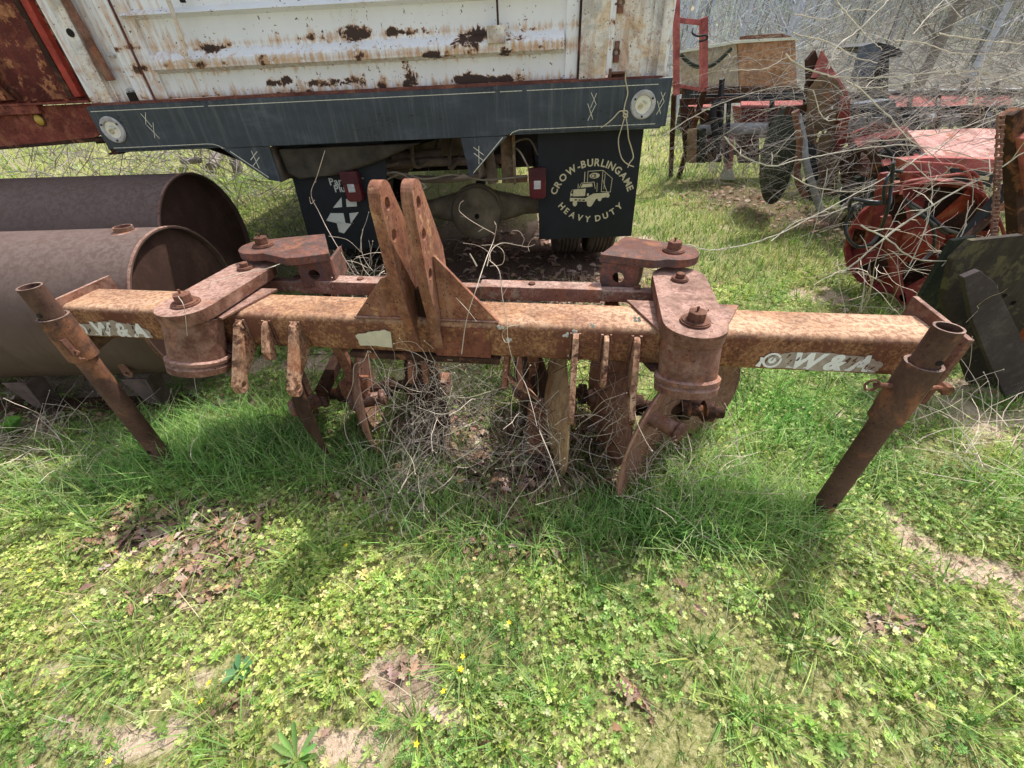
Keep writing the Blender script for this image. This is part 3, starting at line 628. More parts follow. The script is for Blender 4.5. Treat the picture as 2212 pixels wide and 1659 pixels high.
for c, r_ in (((1622, 1248), 26), ((1525, 1248), 20), ((1684, 1222), 18), ((1735, 1206), 14), ((1502, 1192), 8), ((1606, 1196), 9)): ep(b, [(c[0]+r_*.75*math.cos(t), c[1]+r_*math.sin(t)) for t in np.linspace(0, 6.28, 16, endpoint=False)], .0983)
ep(b, [(1640+32*math.cos(t), 1080+17*math.sin(t)) for t in np.linspace(0, 6.28, 20, endpoint=False)])
b.build('truck_emblem', M['tan'], fr, recalc=False)
b = MB(); p0 = EM(1617, 1091); text_line(b, 'CB', .030, lambda a, c: (p0[0]+a, .0977, p0[1]+c), .05, .02)
for X, Y, wx, hy in ((1530, 1226, 8, 4), (1555, 1228, 8, 4), (1580, 1230, 8, 4)): ep(b, [(X-wx, Y-hy), (X+wx, Y-hy), (X+wx, Y+hy), (X-wx, Y+hy)], .0977)
b.build('emblem_print', M['flap'], fr, recalc=False)
# left flap print
def UV(X, Y):
    p = on(TR, 658.4+.3473*X, 274.3+.3473*Y, .0985); return (p.x, p.z)
b = MB(); p = UV(158, 362); text_line(b, 'Parts', .062, lambda a, c: (p[0]+a, .0985, p[1]+c), .05, .022); q = UV(190, 405); text_line(b, 'Plus', .062, lambda a, c: (q[0]+a, .0985, q[1]+c), .05, .022); b.build('lettering', M['offwhite'], fl, recalc=False)
for pl in ([(228, 437), (232, 498), (174, 504)], [(256, 447), (322, 466), (324, 494), (260, 497)], [(160, 536), (240, 536), (254, 603), (205, 600), (134, 582)], [(196, 588), (290, 603), (244, 662), (212, 652)], [(276, 536), (336, 530), (286, 602)]):
    b = MB(); b.prism([UV(*p_) for p_ in pl], lambda a, c, t: (a, t, c), .0982, .0992); b.build('emblem_piece', M['offwhite'], fl, recalc=False)
# rear axle, differential, dual wheels
AX = (2.12, 1.22, .52)
b = MB(); b.lathe([(.001, -.05), (.08, -.045), (.17, -.01), (.205, .015), (.22, .03), (.222, .045), (.24, .05), (.245, .07), (.24, .14), (.20, .22), (.1, .30), (.001, .32)], Matrix.Translation((2.14, 1.06, .455)) @ Matrix.Rotation(R(-90), 4, 'X') @ Matrix.Rotation(0, 4, 'Z'), 40)
df = b.build('differential', M['axle'], tr)
b = MB(); b.cyl((2.15, .995, .455), (2.15, 1.03, .455), .022, 10); b.build('fill_plug', M['chassis_dk'], df, .003)
b = MB(); b.tube([(2.14+.231*math.cos(a), 1.088, .455+.231*math.sin(a)) for a in np.linspace(0, 2*math.pi, 40, endpoint=False)], .0045, 6, closed=True); b.build('gasket_ring', M['chassis'], df)
b = MB(); b.lathe([(.15, -.10), (.145, .10), (.115, .24), (.08, .38), (.07, .8)], Matrix.Translation((2.2, 1.27, .47)) @ Matrix.Rotation(R(90), 4, 'Y'), 24); b.lathe([(.15, -.10), (.145, .10), (.115, .24), (.08, .38), (.07, .8)], Matrix.Translation((2.08, 1.27, .47)) @ Matrix.Rotation(R(-90), 4, 'Y'), 24)
b.build('axle_housing', M['axle'], tr)
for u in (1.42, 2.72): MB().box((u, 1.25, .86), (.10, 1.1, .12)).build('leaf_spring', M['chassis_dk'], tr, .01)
def wheel(u, v):
    b = MB(); prof = [(.30, -.12), (.42, -.13), (.475, -.12), (.492, -.10)]
    for g in (-.07, -.035, 0, .035, .07): prof += [(.50, g-.013), (.50, g+.003), (.488, g+.005), (.488, g+.012)]
    prof += [(.50, .095), (.492, .11), (.475, .125), (.42, .135), (.30, .125)]
    Mx = Matrix.Translation((u, v, .50-.0165*0)) @ Matrix.Rotation(R(90), 4, 'Y')
    b.lathe(prof, Mx, 64); o = b.build('wheel', M['tyre'], tr)
    b = MB(); b.lathe([(.30, -.12), (.28, -.05), (.12, .0), (.001, .0)], Mx, 32); b.build('rim', M['chassis'], o)
for u in (2.98, 3.29, 1.28, 0.97): wheel(u, 1.32)
for u in (.75, 2.9): wheel(u, 7.2)
b = MB(); b.box((1.8, 3.1, .86), (2.3, .9, .62)); b.build('shade_block_mid', M['chassis_dk'], tr, .08, 3)  # dark block added to hide the lit ground beyond the axle
b = MB(); b.box((1.8, 6.6, .85), (1.3, 1.8, .9)); b.box((1.8, 4.2, 1.05), (1.5, .1, .5)); b.build('shade_block_front', M['chassis_dk'], tr, .05)  # dark block and cross sheet added to keep the underside dark
# strap hanging under the left of the truck
b = MB(); b.bar((.33, .35, 1.19), (.62, .9, .86), .05, .03); b.build('hanging_strap', M['chassis_dk'], tr, .003)
# dark sheet standing for the shade among frame members, with drive shaft
b = MB(); b.box((1.9, 2.2, 1.05), (.9, .06, .25)); b.cyl((2.14, 1.4, .56), (2.14, 4.0, .75), .05, 12); b.build('shaft_and_shade_sheet', M['chassis_dk'], tr, .003)

# twine tied to the box
tw = MB(); cr = [(1353, 150), (1351, 172), (1356, 200), (1350, 225), (1348, 240), (1352, 250), (1350, 255)]
P_ = lambda x, y, n=-.02: TR @ on(TR, x, y, n)
tw.tube(smooth_path([P_(*c) for c in cr], 6), .0035, 6)
tw.tube(smooth_path([P_(1350, 240), P_(1338, 241, -.03), P_(1325, 255, -.03), P_(1310, 268, -.03), P_(1298, 276, -.02)], 6), .0032, 6)
tw.tube(smooth_path([P_(1350, 250), P_(1343, 275, -.03), P_(1336, 300, -.01), P_(1338, 325, -.0), P_(1345, 345, .0), P_(1358, 356, .0), P_(1369, 360, .0)], 6), .0032, 6)
tw.tube(smooth_path([P_(1352, 252), P_(1356, 280, -.03), P_(1358, 300, -.01), P_(1364, 320, .0), P_(1368, 340, .0), P_(1360, 352, .0), P_(1356, 362, .0)], 6), .0032, 6)
for k_ in range(2): tw.tube([P_(1351+5*math.cos(a), 243+7*k_+4*math.sin(a), -.025) for a in np.linspace(0, 6.2, 10)], .0035, 6)
tag(tw.build('twine', plain('pale baling twine', (.60, .52, .34), .9)), 'pale baling twine knotted and dangling over the truck bumper beside the right lamp', 'twine')

# ================================================================== red truck bed on the left
RT = TR @ Matrix.Translation((0, .20, 0)) @ Matrix.Rotation(R(0), 4, 'Z')
rt = thing('red_trailer', 'rusty red steel farm trailer body with round amber marker lamp', 'trailer', RT)
M['red_rust'] = rusty('red paint going to rust', [(.3, (.08, .020, .016)), (.5, (.15, .038, .030)), (.7, (.24, .075, .055))], 5, 40, fw=.4, patch=(.52, .23, .11), patch_sc=7, patch_t=.545, streak=(.11, .035, .03))
M['red_rust2'] = rusty('red orange rail', [(.3, (.10, .028, .022)), (.5, (.25, .065, .045)), (.7, (.44, .17, .11))], 6, 45, patch=(.13, .045, .035), patch_sc=5, patch_t=.56)
def rx(poly, n0, n1, name, m, bev=.003, par=None):
    b = MB(); b.prism(poly, xz(0, 0), n0, n1); return b.build(name, m, par or rt, bev)
rx([(-3.6, 1.44), (-3.6, 2.5), (-.105, 2.5), (-.105, 1.475)], .02, .04, 'side_panel', M['red_rust'])
b = MB(); b.box((-.235, .0, 1.98), (.035, .05, 1.0)); b.build('panel_rib', M['rust_dark'], rt, .003)
b = MB(); b.box((-.195, .005, 1.98), (.045, .045, 1.0)); b.build('panel_rib', plain('bright red rib', (.40, .06, .04), .7, var=.5), rt, .003)
b = MB(); b.box((-.78, -.005, 1.98), (.28, .06, 1.0)); b.build('panel_rib', M['red_rust'], rt, .004)
b = MB(); b.box((-1.8, -.02, 1.455), (3.4, .09, .012)); b.box((-2.0, -.035, 1.43), (3.1, .05, .05)); b.build('top_rail', M['red_rust2'], rt, .004)
rx([(-3.6, 1.12), (-3.6, 1.44), (-.10, 1.445), (-.09, 1.30), (-.22, 1.262)], -.03, -.018, 'side_rail', M['red_rust2'])
b = MB(); b.box((-1.85, .05, 1.20), (3.5, .16, .02), (0, -.03, 0)); b.box((-.2, .05, 1.24), (.12, .1, .03)); b.box((-.17, .02, 1.20), (.03, .05, .07)); b.box((-.17, .02, 1.165), (.07, .06, .012)); b.build('bottom_flange', M['rust_dark'], rt, .002)
b = MB(); b.lathe([(.036, -.004), (.036, .006), (.030, .009), (.028, .004)], Matrix.Translation((-.51, -.032, 1.372)) @ Matrix.Rotation(R(90), 4, 'X'), 24); mo = b.build('marker_lamp', M['rust_dark'], rt)
b = MB(); b.lathe([(.031, .004), (.024, .012), (.012, .017), (.001, .018)], Matrix.Translation((-.51, -.032, 1.372)) @ Matrix.Rotation(R(90), 4, 'X'), 24); b.build('amber_lens', plain('amber lens', (.50, .33, .05), .35, spec=.5), mo)
b = MB(); b.tube(smooth_path([(-.60, -.01, 1.48), (-.605, -.03, 1.53), (-.585, -.03, 1.545), (-.565, -.02, 1.52), (-.56, -.01, 1.48)], 5), .006, 6); b.build('rope_hook', M['rust_dark'], rt)
b = MB(); b.box((-1.85, 1.1, 1.35), (3.5, 2.1, .05)); b.box((-3.5, 1.1, 1.95), (.05, 2.1, 1.05)); b.box((-1.85, 2.15, 1.95), (3.5, .04, 1.05)); b.build('trailer_bed', M['red_rust'], rt, .003)
for v in (.5, 1.7):
    b = MB(); b.lathe([(.2, -.1), (.33, -.11), (.38, -.08), (.385, 0), (.38, .08), (.33, .11), (.2, .1)], Matrix.Translation((-3.0, v, .385-.05)) @ Matrix.Rotation(R(90), 4, 'X') @ Matrix.Rotation(0, 4, 'Y'), 40); o = b.build('wheel', M['tyre'], rt)
b = MB(); b.cyl((-3.0, .4, .34), (-3.0, 1.8, .34), .04, 12); b.box((-3.0, .9, .8), (.1, .1, .95)); b.build('axle', M['rust_dark'], rt)

# ================================================================== two rusty drums
def drum(name, label, Y, z, Rr, xe, L, spout, rot=0.0):
    Mx = Matrix.Translation((xe, Y, z)) @ Matrix.Rotation(R(rot), 4, 'Z')
    o = thing(name, label, 'steel drum', Mx, 'rusty steel drums beside the disc bedder')
    Q = Matrix.Rotation(R(-90), 4, 'Y')
    b = MB(); b.lathe([(Rr-.008, 0), (Rr, 0), (Rr, L)], Q, 120); b.lathe([(Rr-.008, 0), (Rr-.008, .11)], Q, 120); b.build('shell', M['drum'], o)
    b = MB(); b.lathe([(Rr-.010, .05), (Rr-.010, .032), (Rr*.5, .026), (.001, .024)], Q, 96); b.build('end_plate', M['drum_end'], o)
    b = MB(); b.lathe([(Rr+.001, .0), (Rr+.005, .004), (Rr+.005, .012), (Rr+.001, .016)], Q, 100); b.build('rim_weld', M['rust'], o)
    b = MB(); b.lathe([(Rr+.0005, .0), (Rr+.003, .004), (Rr+.0005, .008)], Q @ Matrix.Translation((0, 0, 1.35)), 100); b.build('seam_weld', M['drum'], o)
    b = MB(); b.tube([(-L*i/30, math.sin(R(-18))*-Rr*-1.0-.0, Rr*math.cos(R(-18))*0+.0) for i in range(2)], .001, 3)
    if spout:
        b = MB(); b.ring((-.165, -.0, Rr-.01), (-.165, -.0, Rr+.022), .037, .043, 28); b.lathe([(.06, 0), (.045, .006)], Matrix.Translation((-.165, 0, Rr-.004)), 28); b.build('filler_neck', M['rust'], o)
    return o, Mx
d1, M1 = drum('steel_drum', 'nearer and smaller rusty steel drum with short filler neck on top', 2.2, .535, .402, -1.80, 3.2, True)
d2, M2 = drum('steel_drum', 'farther and larger rusty steel drum half shaded by the truck', 3.02, .60, .455, -2.12, 3.4, False)
# skid frame under the near drum: saddle feet, lug, runner
for xx_ in (-.95, -.28, -1.9):
    b = MB(); b.prism([(-.12, -.20), (.06, -.20), (.03, -.535), (-.05, -.535)], lambda a, c, t: (xx_+a-t*.0, -.30+t, c-.12 if c > -.3 else c), 0, .012)
    b.bar((xx_+.06, -.29, -.30), (xx_+.035, -.29, -.53), .012, .10, (0, 1, 0)); b.build('saddle_foot', plain('grey brown foot', (.13, .09, .08), .9, var=.5, sc=10), d1, .002)
b = MB(); b.box((-1.4, -.26, -.520), (2.6, .10, .03)); b.build('skid_runner', M['rust_dark'], d1, .003)
b = MB(); b.prism([circ(0, -.05, .026, 14, 180, 360, True)+[(.012, .05), (-.012, .05)], circ(0, -.05, .010, 10)], lambda a, c, t: (-.27+a, -.36-.02*c+t, c-.19), 0, .01); b.build('lifting_lug', M['rust'], d1, .001)

# ================================================================== machinery parked on the right
M['red_faded'] = rusty('sun faded red paint', [(.3, (.26, .06, .055)), (.5, (.46, .13, .12)), (.7, (.62, .27, .24))], 6, 45, patch=(.30, .13, .09), patch_sc=5, patch_t=.6)
M['red_paint'] = rusty('implement red', [(.3, (.10, .016, .016)), (.5, (.22, .034, .030)), (.7, (.36, .09, .07))], 5, 40, patch=(.14, .06, .04), patch_sc=5, patch_t=.6, rough=.6)
M['red_orange'] = rusty('orange red shield', [(.3, (.10, .018, .012)), (.5, (.26, .04, .022)), (.7, (.38, .09, .045))], 5, 35, patch=(.12, .05, .035), patch_sc=5, patch_t=.6, rough=.6)
M['pinkred'] = rusty('bleached pink red', [(.3, (.40, .16, .14)), (.5, (.62, .34, .30)), (.7, (.78, .52, .47))], 6, 45, patch=(.36, .13, .09), patch_sc=4, patch_t=.57)
M['green_black'] = rusty('mossy black steel', [(.3, (.012, .016, .014)), (.5, (.030, .036, .028)), (.7, (.07, .08, .045))], 3, 40, patch=(.10, .11, .05), patch_sc=3, patch_t=.6, bump=.15, blotch=None)
M['olive'] = rusty('olive brown plate', [(.3, (.09, .055, .035)), (.5, (.17, .115, .07)), (.7, (.26, .18, .11))], 3, 35, bump=.15)
M['black'] = plain('black metal', (.022, .024, .028), .7, var=.5, sc=6)
M['greysteel'] = plain('grey steel', (.28, .29, .31), .55, var=.35, sc=8)
M['hose'] = plain('black hose', (.014, .016, .018), .45, var=.3, spec=.5)
M['bluegrey'] = plain('blue grey steel', (.10, .12, .15), .6, var=.4)
def flat(name, pts, Y, th, m, par, bev=.003, holes=()):       # plate facing us, cut from its measured outline on the plane Y
    b = MB(); P = [wy(x, y, Y) for x, y in pts]; polys = [[(p.x, p.z) for p in P]]
    for (x, y, r) in holes:
        c = wy(x, y, Y); polys.append(circ(c.x, c.z, r, 12))
    inv = par.matrix_world.inverted() if par else Matrix()
    b.prism(polys, lambda a, c, t: inv @ Vector((a, Y+t, c)), 0, th); return b.build(name, M[m] if isinstance(m, str) else m, par, bev)
def slope(name, pts, Y, dY, m, par):                         # sheet leaning back: upper corners stand farther away
    inv = par.matrix_world.inverted(); ys = [q_[1] for q_ in pts]; y0, y1 = min(ys), max(ys); P = [inv @ wy(x, y, Y+dY*(y1-y)/(y1-y0)) for x, y in pts]; n = len(P)
    b = MB(); D = Vector((0, .012, -.012)); b.add(P+[p_+D for p_ in P], [tuple(range(n)), tuple(range(n, 2*n))[::-1]]+[(i, (i+1) % n, n+(i+1) % n, n+i) for i in range(n)]); return b.build(name, M[m] if isinstance(m, str) else m, par)
def barw(name, a, b_, w, h, m, par, bev=.003):
    inv = par.matrix_world.inverted() if par else Matrix(); q = MB(); q.bar(inv @ Vector(a), inv @ Vector(b_), w, h); return q.build(name, M[m], par, bev)
def tubew(name, pts, r, m, par, seg=8, k=5):
    inv = par.matrix_world.inverted() if par else Matrix(); q = MB(); q.tube(smooth_path([inv @ Vector(p) for p in pts], k), r, seg); return q.build(name, M[m], par)

# red upright frame beside the truck
fr_ = thing('square_tube_gate', 'tall faded red square tube frame standing just right of the truck', 'frame', Matrix.Translation((2.6, 7.0, 0)))
barw('post', wy(1461, 205, 7.0), wy(1461, -60, 7.0), .07, .07, 'red_faded', fr_); barw('post', wy(1520, 190, 7.05), wy(1520, 38, 7.05), .085, .085, 'red_faded', fr_)
barw('top_bar', wy(1450, 42, 7.0), wy(1522, 50, 7.05), .06, .05, 'red_faded', fr_); barw('lower_bar', wy(1450, 182, 7.0), wy(1525, 196, 7.05), .04, .04, 'red_faded', fr_)
barw('side_leg', wy(1456, 205, 7.0), (wy(1470, 300, 7.6).x, 7.7, 0), .06, .06, 'rust_dark', fr_); barw('side_leg', wy(1522, 195, 7.05), (2.95, 7.7, 0), .07, .07, 'rust_dark', fr_)
tubew('hook', [wy(1497, 62, 6.95), wy(1496, 72, 6.9), wy(1508, 78, 6.9), wy(1525, 76, 6.9), wy(1527, 84, 6.95), wy(1510, 90, 6.95)], .012, 'black', fr_)
# weathered plywood trailer / shed far behind
Y = 14
sh = thing('farm_wagon', 'weathered plank sided wagon with rust panel far behind the frame', 'wagon', Matrix.Translation((6.4, 14, 0)))
M['plank'] = rusty('weathered planks', [(.3, (.30, .24, .19)), (.5, (.48, .40, .32)), (.7, (.62, .55, .47))], 2, 18, streak=(.24, .18, .14), patch=(.42, .20, .11), patch_sc=1.6, patch_t=.62)
flat('plank_side', [(1468, 112), (1560, 95), (1592, 92), (1594, 185), (1474, 195)], Y, .08, 'plank', sh)
flat('rust_panel', [(1594, 88), (1718, 84), (1722, 190), (1598, 188)], Y-.05, .08, rusty('rusted sheet', [(.3, (.20, .075, .04)), (.5, (.38, .19, .11)), (.7, (.58, .40, .28))], 1.6, 14, streak=(.5, .3, .2)), sh)
flat('rail', [(1466, 108), (1600, 86), (1720, 80), (1720, 86), (1600, 93), (1466, 115)], Y-.1, .1, 'offwhite', sh)
flat('sill', [(1474, 188), (1724, 186), (1740, 200), (1474, 204)], Y-.1, .3, 'rust_dark', sh)
flat('roof_edge', [(1620, 76), (1690, 72), (1715, 80), (1620, 84)], Y-.05, .6, 'rust', sh)
tubew('hanging_cable', [wy(1470, 118, Y-.3), wy(1500, 142, Y-.3), wy(1540, 140, Y-.3), wy(1580, 105, Y-.3)], .05, 'green_black', sh)
for x in (1490, 1700): barw('wheel_leg', wy(x, 195, Y), (wy(x, 195, Y).x, Y, 0), .3, .3, 'black', sh)

# long red cultivator with black toolbar
cu = thing('cultivator', 'long red and black cultivator half buried in dry brambles, behind the green black disc', 'cultivator', Matrix.Translation((5.2, 7.5, 0)))
Y = 7.5
barw('toolbar', wy(1490, 212, Y), wy(2290, 200, Y), .10, .09, 'black', cu)
slope('red_panel', [(1486, 215), (1535, 214), (1537, 233), (1488, 235)], Y-.05, .35, 'red_faded', cu)
slope('red_panel', [(1600, 212), (1735, 210), (1737, 230), (1602, 232)], Y-.05, .35, 'red_faded', cu)
flat('red_beam', [(1600, 231), (1715, 229), (1718, 270), (1604, 272)], Y+.1, .3, 'red_paint', cu)
for a, c in ((1745, 1770), (1780, 1800), (1868, 1912), (1918, 1965), (1970, 2025), (2030, 2095), (2100, 2190)):
    slope('red_panel', [(a+6, 198), (c, 197), (c-7, 231), (a, 232)], Y-.35, .4, 'red_faded', cu)
flat('red_beam', [(1870, 196), (2290, 190), (2290, 197), (1870, 203)], Y+.2, .2, 'greysteel', cu)
q = MB(); inv = cu.matrix_world.inverted(); q.cyl(inv @ wy(1508, 280, Y-.1), inv @ wy(1720, 277, Y-.1), .085, 18); q.build('roller', M['greysteel'], cu)
q = MB(); q.cyl(inv @ wy(1870, 262, Y-.3), inv @ wy(2250, 256, Y-.3), .09, 18); q.build('roller', M['greysteel'], cu)
barw('rear_bar', wy(1500, 330, Y), wy(2200, 320, Y), .08, .07, 'black', cu); barw('rear_bar', wy(1500, 297, Y), wy(1720, 293, Y), .05, .05, 'greysteel', cu)
for i, x in enumerate((1560, 1745, 1860, 1905, 1960, 2020, 2085, 2150)):
    barw('shank', wy(x, 170+8*(i % 3), Y-.1), wy(x-14, 330, Y+.1), .05, .07, 'black', cu)
for x in (1490, 1510): flat('wooden_block', [(x, 280), (x+16, 278), (x+14, 352), (x-4, 352)], Y-.4, .1, 'wood' if x == 1490 else 'green_black', cu)
tubew('shank_spring', [wy(1528, 330, Y-.3), wy(1545, 300, Y-.3), wy(1540, 240, Y-.3), wy(1555, 215, Y-.3)], .05, 'black', cu)

for pl in ([(1470, 232), (1500, 230), (1508, 340), (1480, 345)], [(1512, 240), (1556, 236), (1552, 350), (1520, 350)], [(1590, 290), (1640, 288), (1640, 352), (1596, 352)], [(1470, 214), (1600, 208), (1600, 222), (1470, 228)]): flat('dark_plate', pl, Y-.15, .05, 'rust_dark', cu)
for x in (1560, 1575, 1668): barw('tine', wy(x, 215, Y-.2), wy(x-6, 350, Y-.2), .05, .05, 'black', cu)
ps = thing('marker_post', 'short tapering red post with a pale tip pointing into the grass', 'post', Matrix.Translation((wz(1582, 390).x, wz(1582, 390).y, 0)))
Yp = wz(1582, 392).y
flat('post', [(1562, 275), (1588, 273), (1582, 368), (1572, 368)], Yp, .12, 'red_faded', ps); flat('pale_tip', [(1572, 366), (1584, 366), (1588, 390), (1562, 388)], Yp-.03, .16, 'offwhite', ps)

# big mossy disc blade leaning
dk = thing('plough_disc', 'big mossy black concave steel disc standing on edge in the leaves', 'disc blade', Matrix.Translation((3.3, 5.6, .62)))
Mx = Matrix.Rotation(R(-9), 4, 'Z') @ Matrix.Rotation(R(84), 4, 'Y')
b = MB(); rr = .52; prof = [(rr*i/10, -.12*(1-(i/10)**2)) for i in range(11)]; prof[0] = (.002, -.12); b.lathe(prof, Mx, 48); b.lathe([(q_[0], q_[1]+.012) for q_ in prof[::-1]], Mx, 48); b.build('disc_blade', M['green_black'], dk)
b = MB(); b.lathe([(rr, -.002), (rr+.004, .006), (rr, .014)], Mx, 48); b.build('worn_edge', M['greysteel'], dk)
b = MB(); b.cyl((.05, .02, 0), (.4, .2, .05), .07, 16); b.build('hub', M['black'], dk)

# tall pointed plate with holes
tp_ = thing('subsoiler', 'tall pointed olive and red rusty plate with bolt holes behind the bramble canes', 'farm implement', Matrix.Translation((3.6, 5.0, 0)))
flat('upright_plate', [(1748, 195), (1765, 172), (1780, 160), (1808, 172), (1826, 205), (1834, 250), (1822, 300), (1806, 420), (1760, 430), (1742, 300)], 5.0, .03, 'olive', tp_, holes=[(1790, 255, .022), (1800, 232, .018), (1772, 290, .03), (1785, 285, .02), (1768, 303, .022)])
flat('red_plate', [(1756, 168), (1778, 110), (1800, 150), (1832, 198), (1838, 255), (1812, 300), (1826, 230), (1808, 172)], 5.05, .04, 'red_faded', tp_)
flat('red_edge', [(1815, 210), (1838, 208), (1830, 310), (1806, 330)], 4.96, .03, 'red_paint', tp_)
flat('dark_bracket', [(1744, 130), (1762, 108), (1775, 150), (1760, 200), (1748, 230)], 5.1, .05, 'rust_dark', tp_)
tubew('curved_shank', [wy(1722, 250, 4.9), wy(1735, 300, 4.9), wy(1740, 345, 4.85), wy(1755, 400, 4.8), wy(1772, 455, 4.75)], .035, 'greysteel', tp_)
tubew('rusty_shank', [wy(1718, 240, 4.9), wy(1728, 310, 4.9), wy(1722, 380, 4.85), wy(1740, 425, 4.8)], .035, 'rust', tp_)
flat('foot_plate', [(1745, 300), (1765, 320), (1770, 440), (1745, 430)], 4.95, .05, 'black', tp_)
barw('cross_bar', wy(1700, 240, 5.0), wy(1770, 232, 5.2), .05, .08, 'rust_dark', tp_)

hw = thing('tine_harrow', 'black bar harrow with rows of curved tines sunk in the brambles before the long cultivator', 'harrow', Matrix.Translation((5.2, 5.9, 0)))
for yy, Yd in ((240, 6.0), (262, 5.9), (300, 5.7), (330, 5.6), (372, 5.4)): barw('harrow_bar', wy(1835, yy, Yd), wy(2300, yy-8, Yd), .06, .07, 'black' if yy != 262 else 'greysteel', hw)
for i in range(15):
    x = 1850+30*i; tubew('tine', [wy(x, 238, 5.9), wy(x-8, 290, 5.7), wy(x-20, 350, 5.6), wy(x+6, 395, 5.5)], .022, 'black' if i % 3 else 'rust_dark', hw, 6, 3)
for x0, y0, x1, y1 in ((1850, 300, 1900, 400), (1930, 250, 1985, 330), (2080, 235, 2130, 300), (2150, 230, 2212, 300)): flat('share_plate', [(x0, y0), (x1, y0-6), (x1+6, y1-20), (x0+10, y1)], 5.5, .04, 'black' if x0 % 20 else 'rust_dark', hw)
rb = thing('red_disc_harrow', 'dark red and black machine of stacked plates left of the bleached top plate', 'farm implement', Matrix.Translation((4.6, 4.9, 0)))
for pl, Yd, m_ in (([(1838, 290), (1900, 262), (1968, 282), (1960, 360), (1900, 400), (1845, 380)], 5.2, 'red_paint'), ([(1905, 330), (1960, 300), (1990, 372), (1940, 420), (1900, 400)], 4.6, 'black'), ([(1815, 330), (1850, 310), (1870, 420), (1830, 445)], 4.8, 'rust_dark'), ([(1850, 385), (1900, 372), (1930, 430), (1880, 452)], 4.4, 'green_black')): flat('machine_plate', pl, Yd, .05, m_, rb)
for pl, Yd in (([(1845, 300), (1960, 270), (1966, 284), (1850, 316)], 5.0), ([(1905, 345), (1985, 330), (1990, 342), (1910, 358)], 4.5)): slope('lit_rail', pl, Yd, .15, 'red_faded', rb)
for k_, (x, y) in enumerate(((1870, 350), (1925, 392), (1850, 415))):
    c_ = rb.matrix_world.inverted() @ wy(x, y, 4.4); b = MB(); b.lathe([(.12, -.03), (.16, -.03), (.16, .03), (.12, .03), (.12, -.03)], Matrix.Translation(c_) @ Matrix.Rotation(R(60+20*k_), 4, 'Y'), 28, False); b.build('wheel_ring', M['black' if k_ else 'rust_dark'], rb)
tubew('hose', [wy(1900, 300, 4.5), wy(1930, 345, 4.4), wy(1925, 400, 4.3), wy(1890, 430, 4.3)], .018, 'hose', rb)
barw('ground_leg', wy(1900, 400, 4.7), (wy(1900, 400, 4.7).x, 4.9, 0), .12, .1, 'rust_dark', rb)
# black hood and dark iron behind the brambles
hd = thing('machine_hood', 'bent black sheet metal hood showing above the brambles', 'machine part', Matrix.Translation((5.1, 6.8, 0)))
flat('hood_top', [(1858, 100), (1892, 90), (1928, 98), (1952, 112), (1945, 124), (1902, 112)], 6.8, .5, 'black', hd)
flat('hood_side', [(1858, 100), (1888, 92), (1906, 112), (1895, 140), (1880, 165), (1836, 182), (1848, 140)], 6.75, .03, 'bluegrey', hd)
barw('hood_leg', wy(1905, 115, 6.8), wy(1900, 300, 6.8), .12, .1, 'black', hd); barw('hood_leg', wy(1870, 150, 6.9), wy(1880, 300, 6.9), .12, .1, 'black', hd)
flat('hopper', [(1845, 225), (1935, 215), (1938, 262), (1880, 300), (1850, 290)], 6.3, .3, 'bluegrey', hd)
for a, c in (((1830, 300), (1960, 420)), ((1880, 280), (1850, 430)), ((1920, 240), (1960, 380)), ((1800, 420), (1990, 330))): barw('dark_brace', wy(*a, 5.6), wy(*c, 5.0), .07, .05, 'rust_dark' if a[0] % 40 else 'black', hd)
barw('hood_base', wy(1890, 300, 6.8), (wy(1890, 300, 6.8).x, 6.8, 0), .3, .3, 'black', hd)

# red implement with drum shaped guard, hoses and label
Yk = 3.1
rk = thing('red_baler', 'red farm implement with round paddle rotor, black hydraulic hoses and a bleached top plate', 'farm implement', Matrix.Translation((3.1, Yk, 0)))
slope('top_plate', [(1960, 282), (2110, 277), (2188, 279), (2200, 345), (2010, 342)], 3.6, .6, 'pinkred', rk)
slope('top_plate', [(1965, 341), (2010, 336), (2190, 340), (2192, 352), (2010, 350), (1960, 354)], 3.28, .12, 'pinkred', rk)
flat('main_beam', [(1955, 345), (2010, 340), (2190, 345), (2200, 392), (2120, 385), (2050, 372), (1960, 388)], 3.3, .10, 'red_faded', rk)
flat('main_beam', [(1935, 395), (2110, 374), (2160, 372), (2150, 395), (1945, 412)], 3.45, .06, 'red_paint', rk)
slope('back_panel', [(2064, 418), (2125, 420), (2138, 462), (2110, 500), (2078, 480)], 3.05, .35, 'pinkred', rk)
flat('back_panel', [(2000, 372), (2100, 385), (2140, 460), (2120, 520), (2060, 500)], 4.1, .03, 'red_faded', rk)
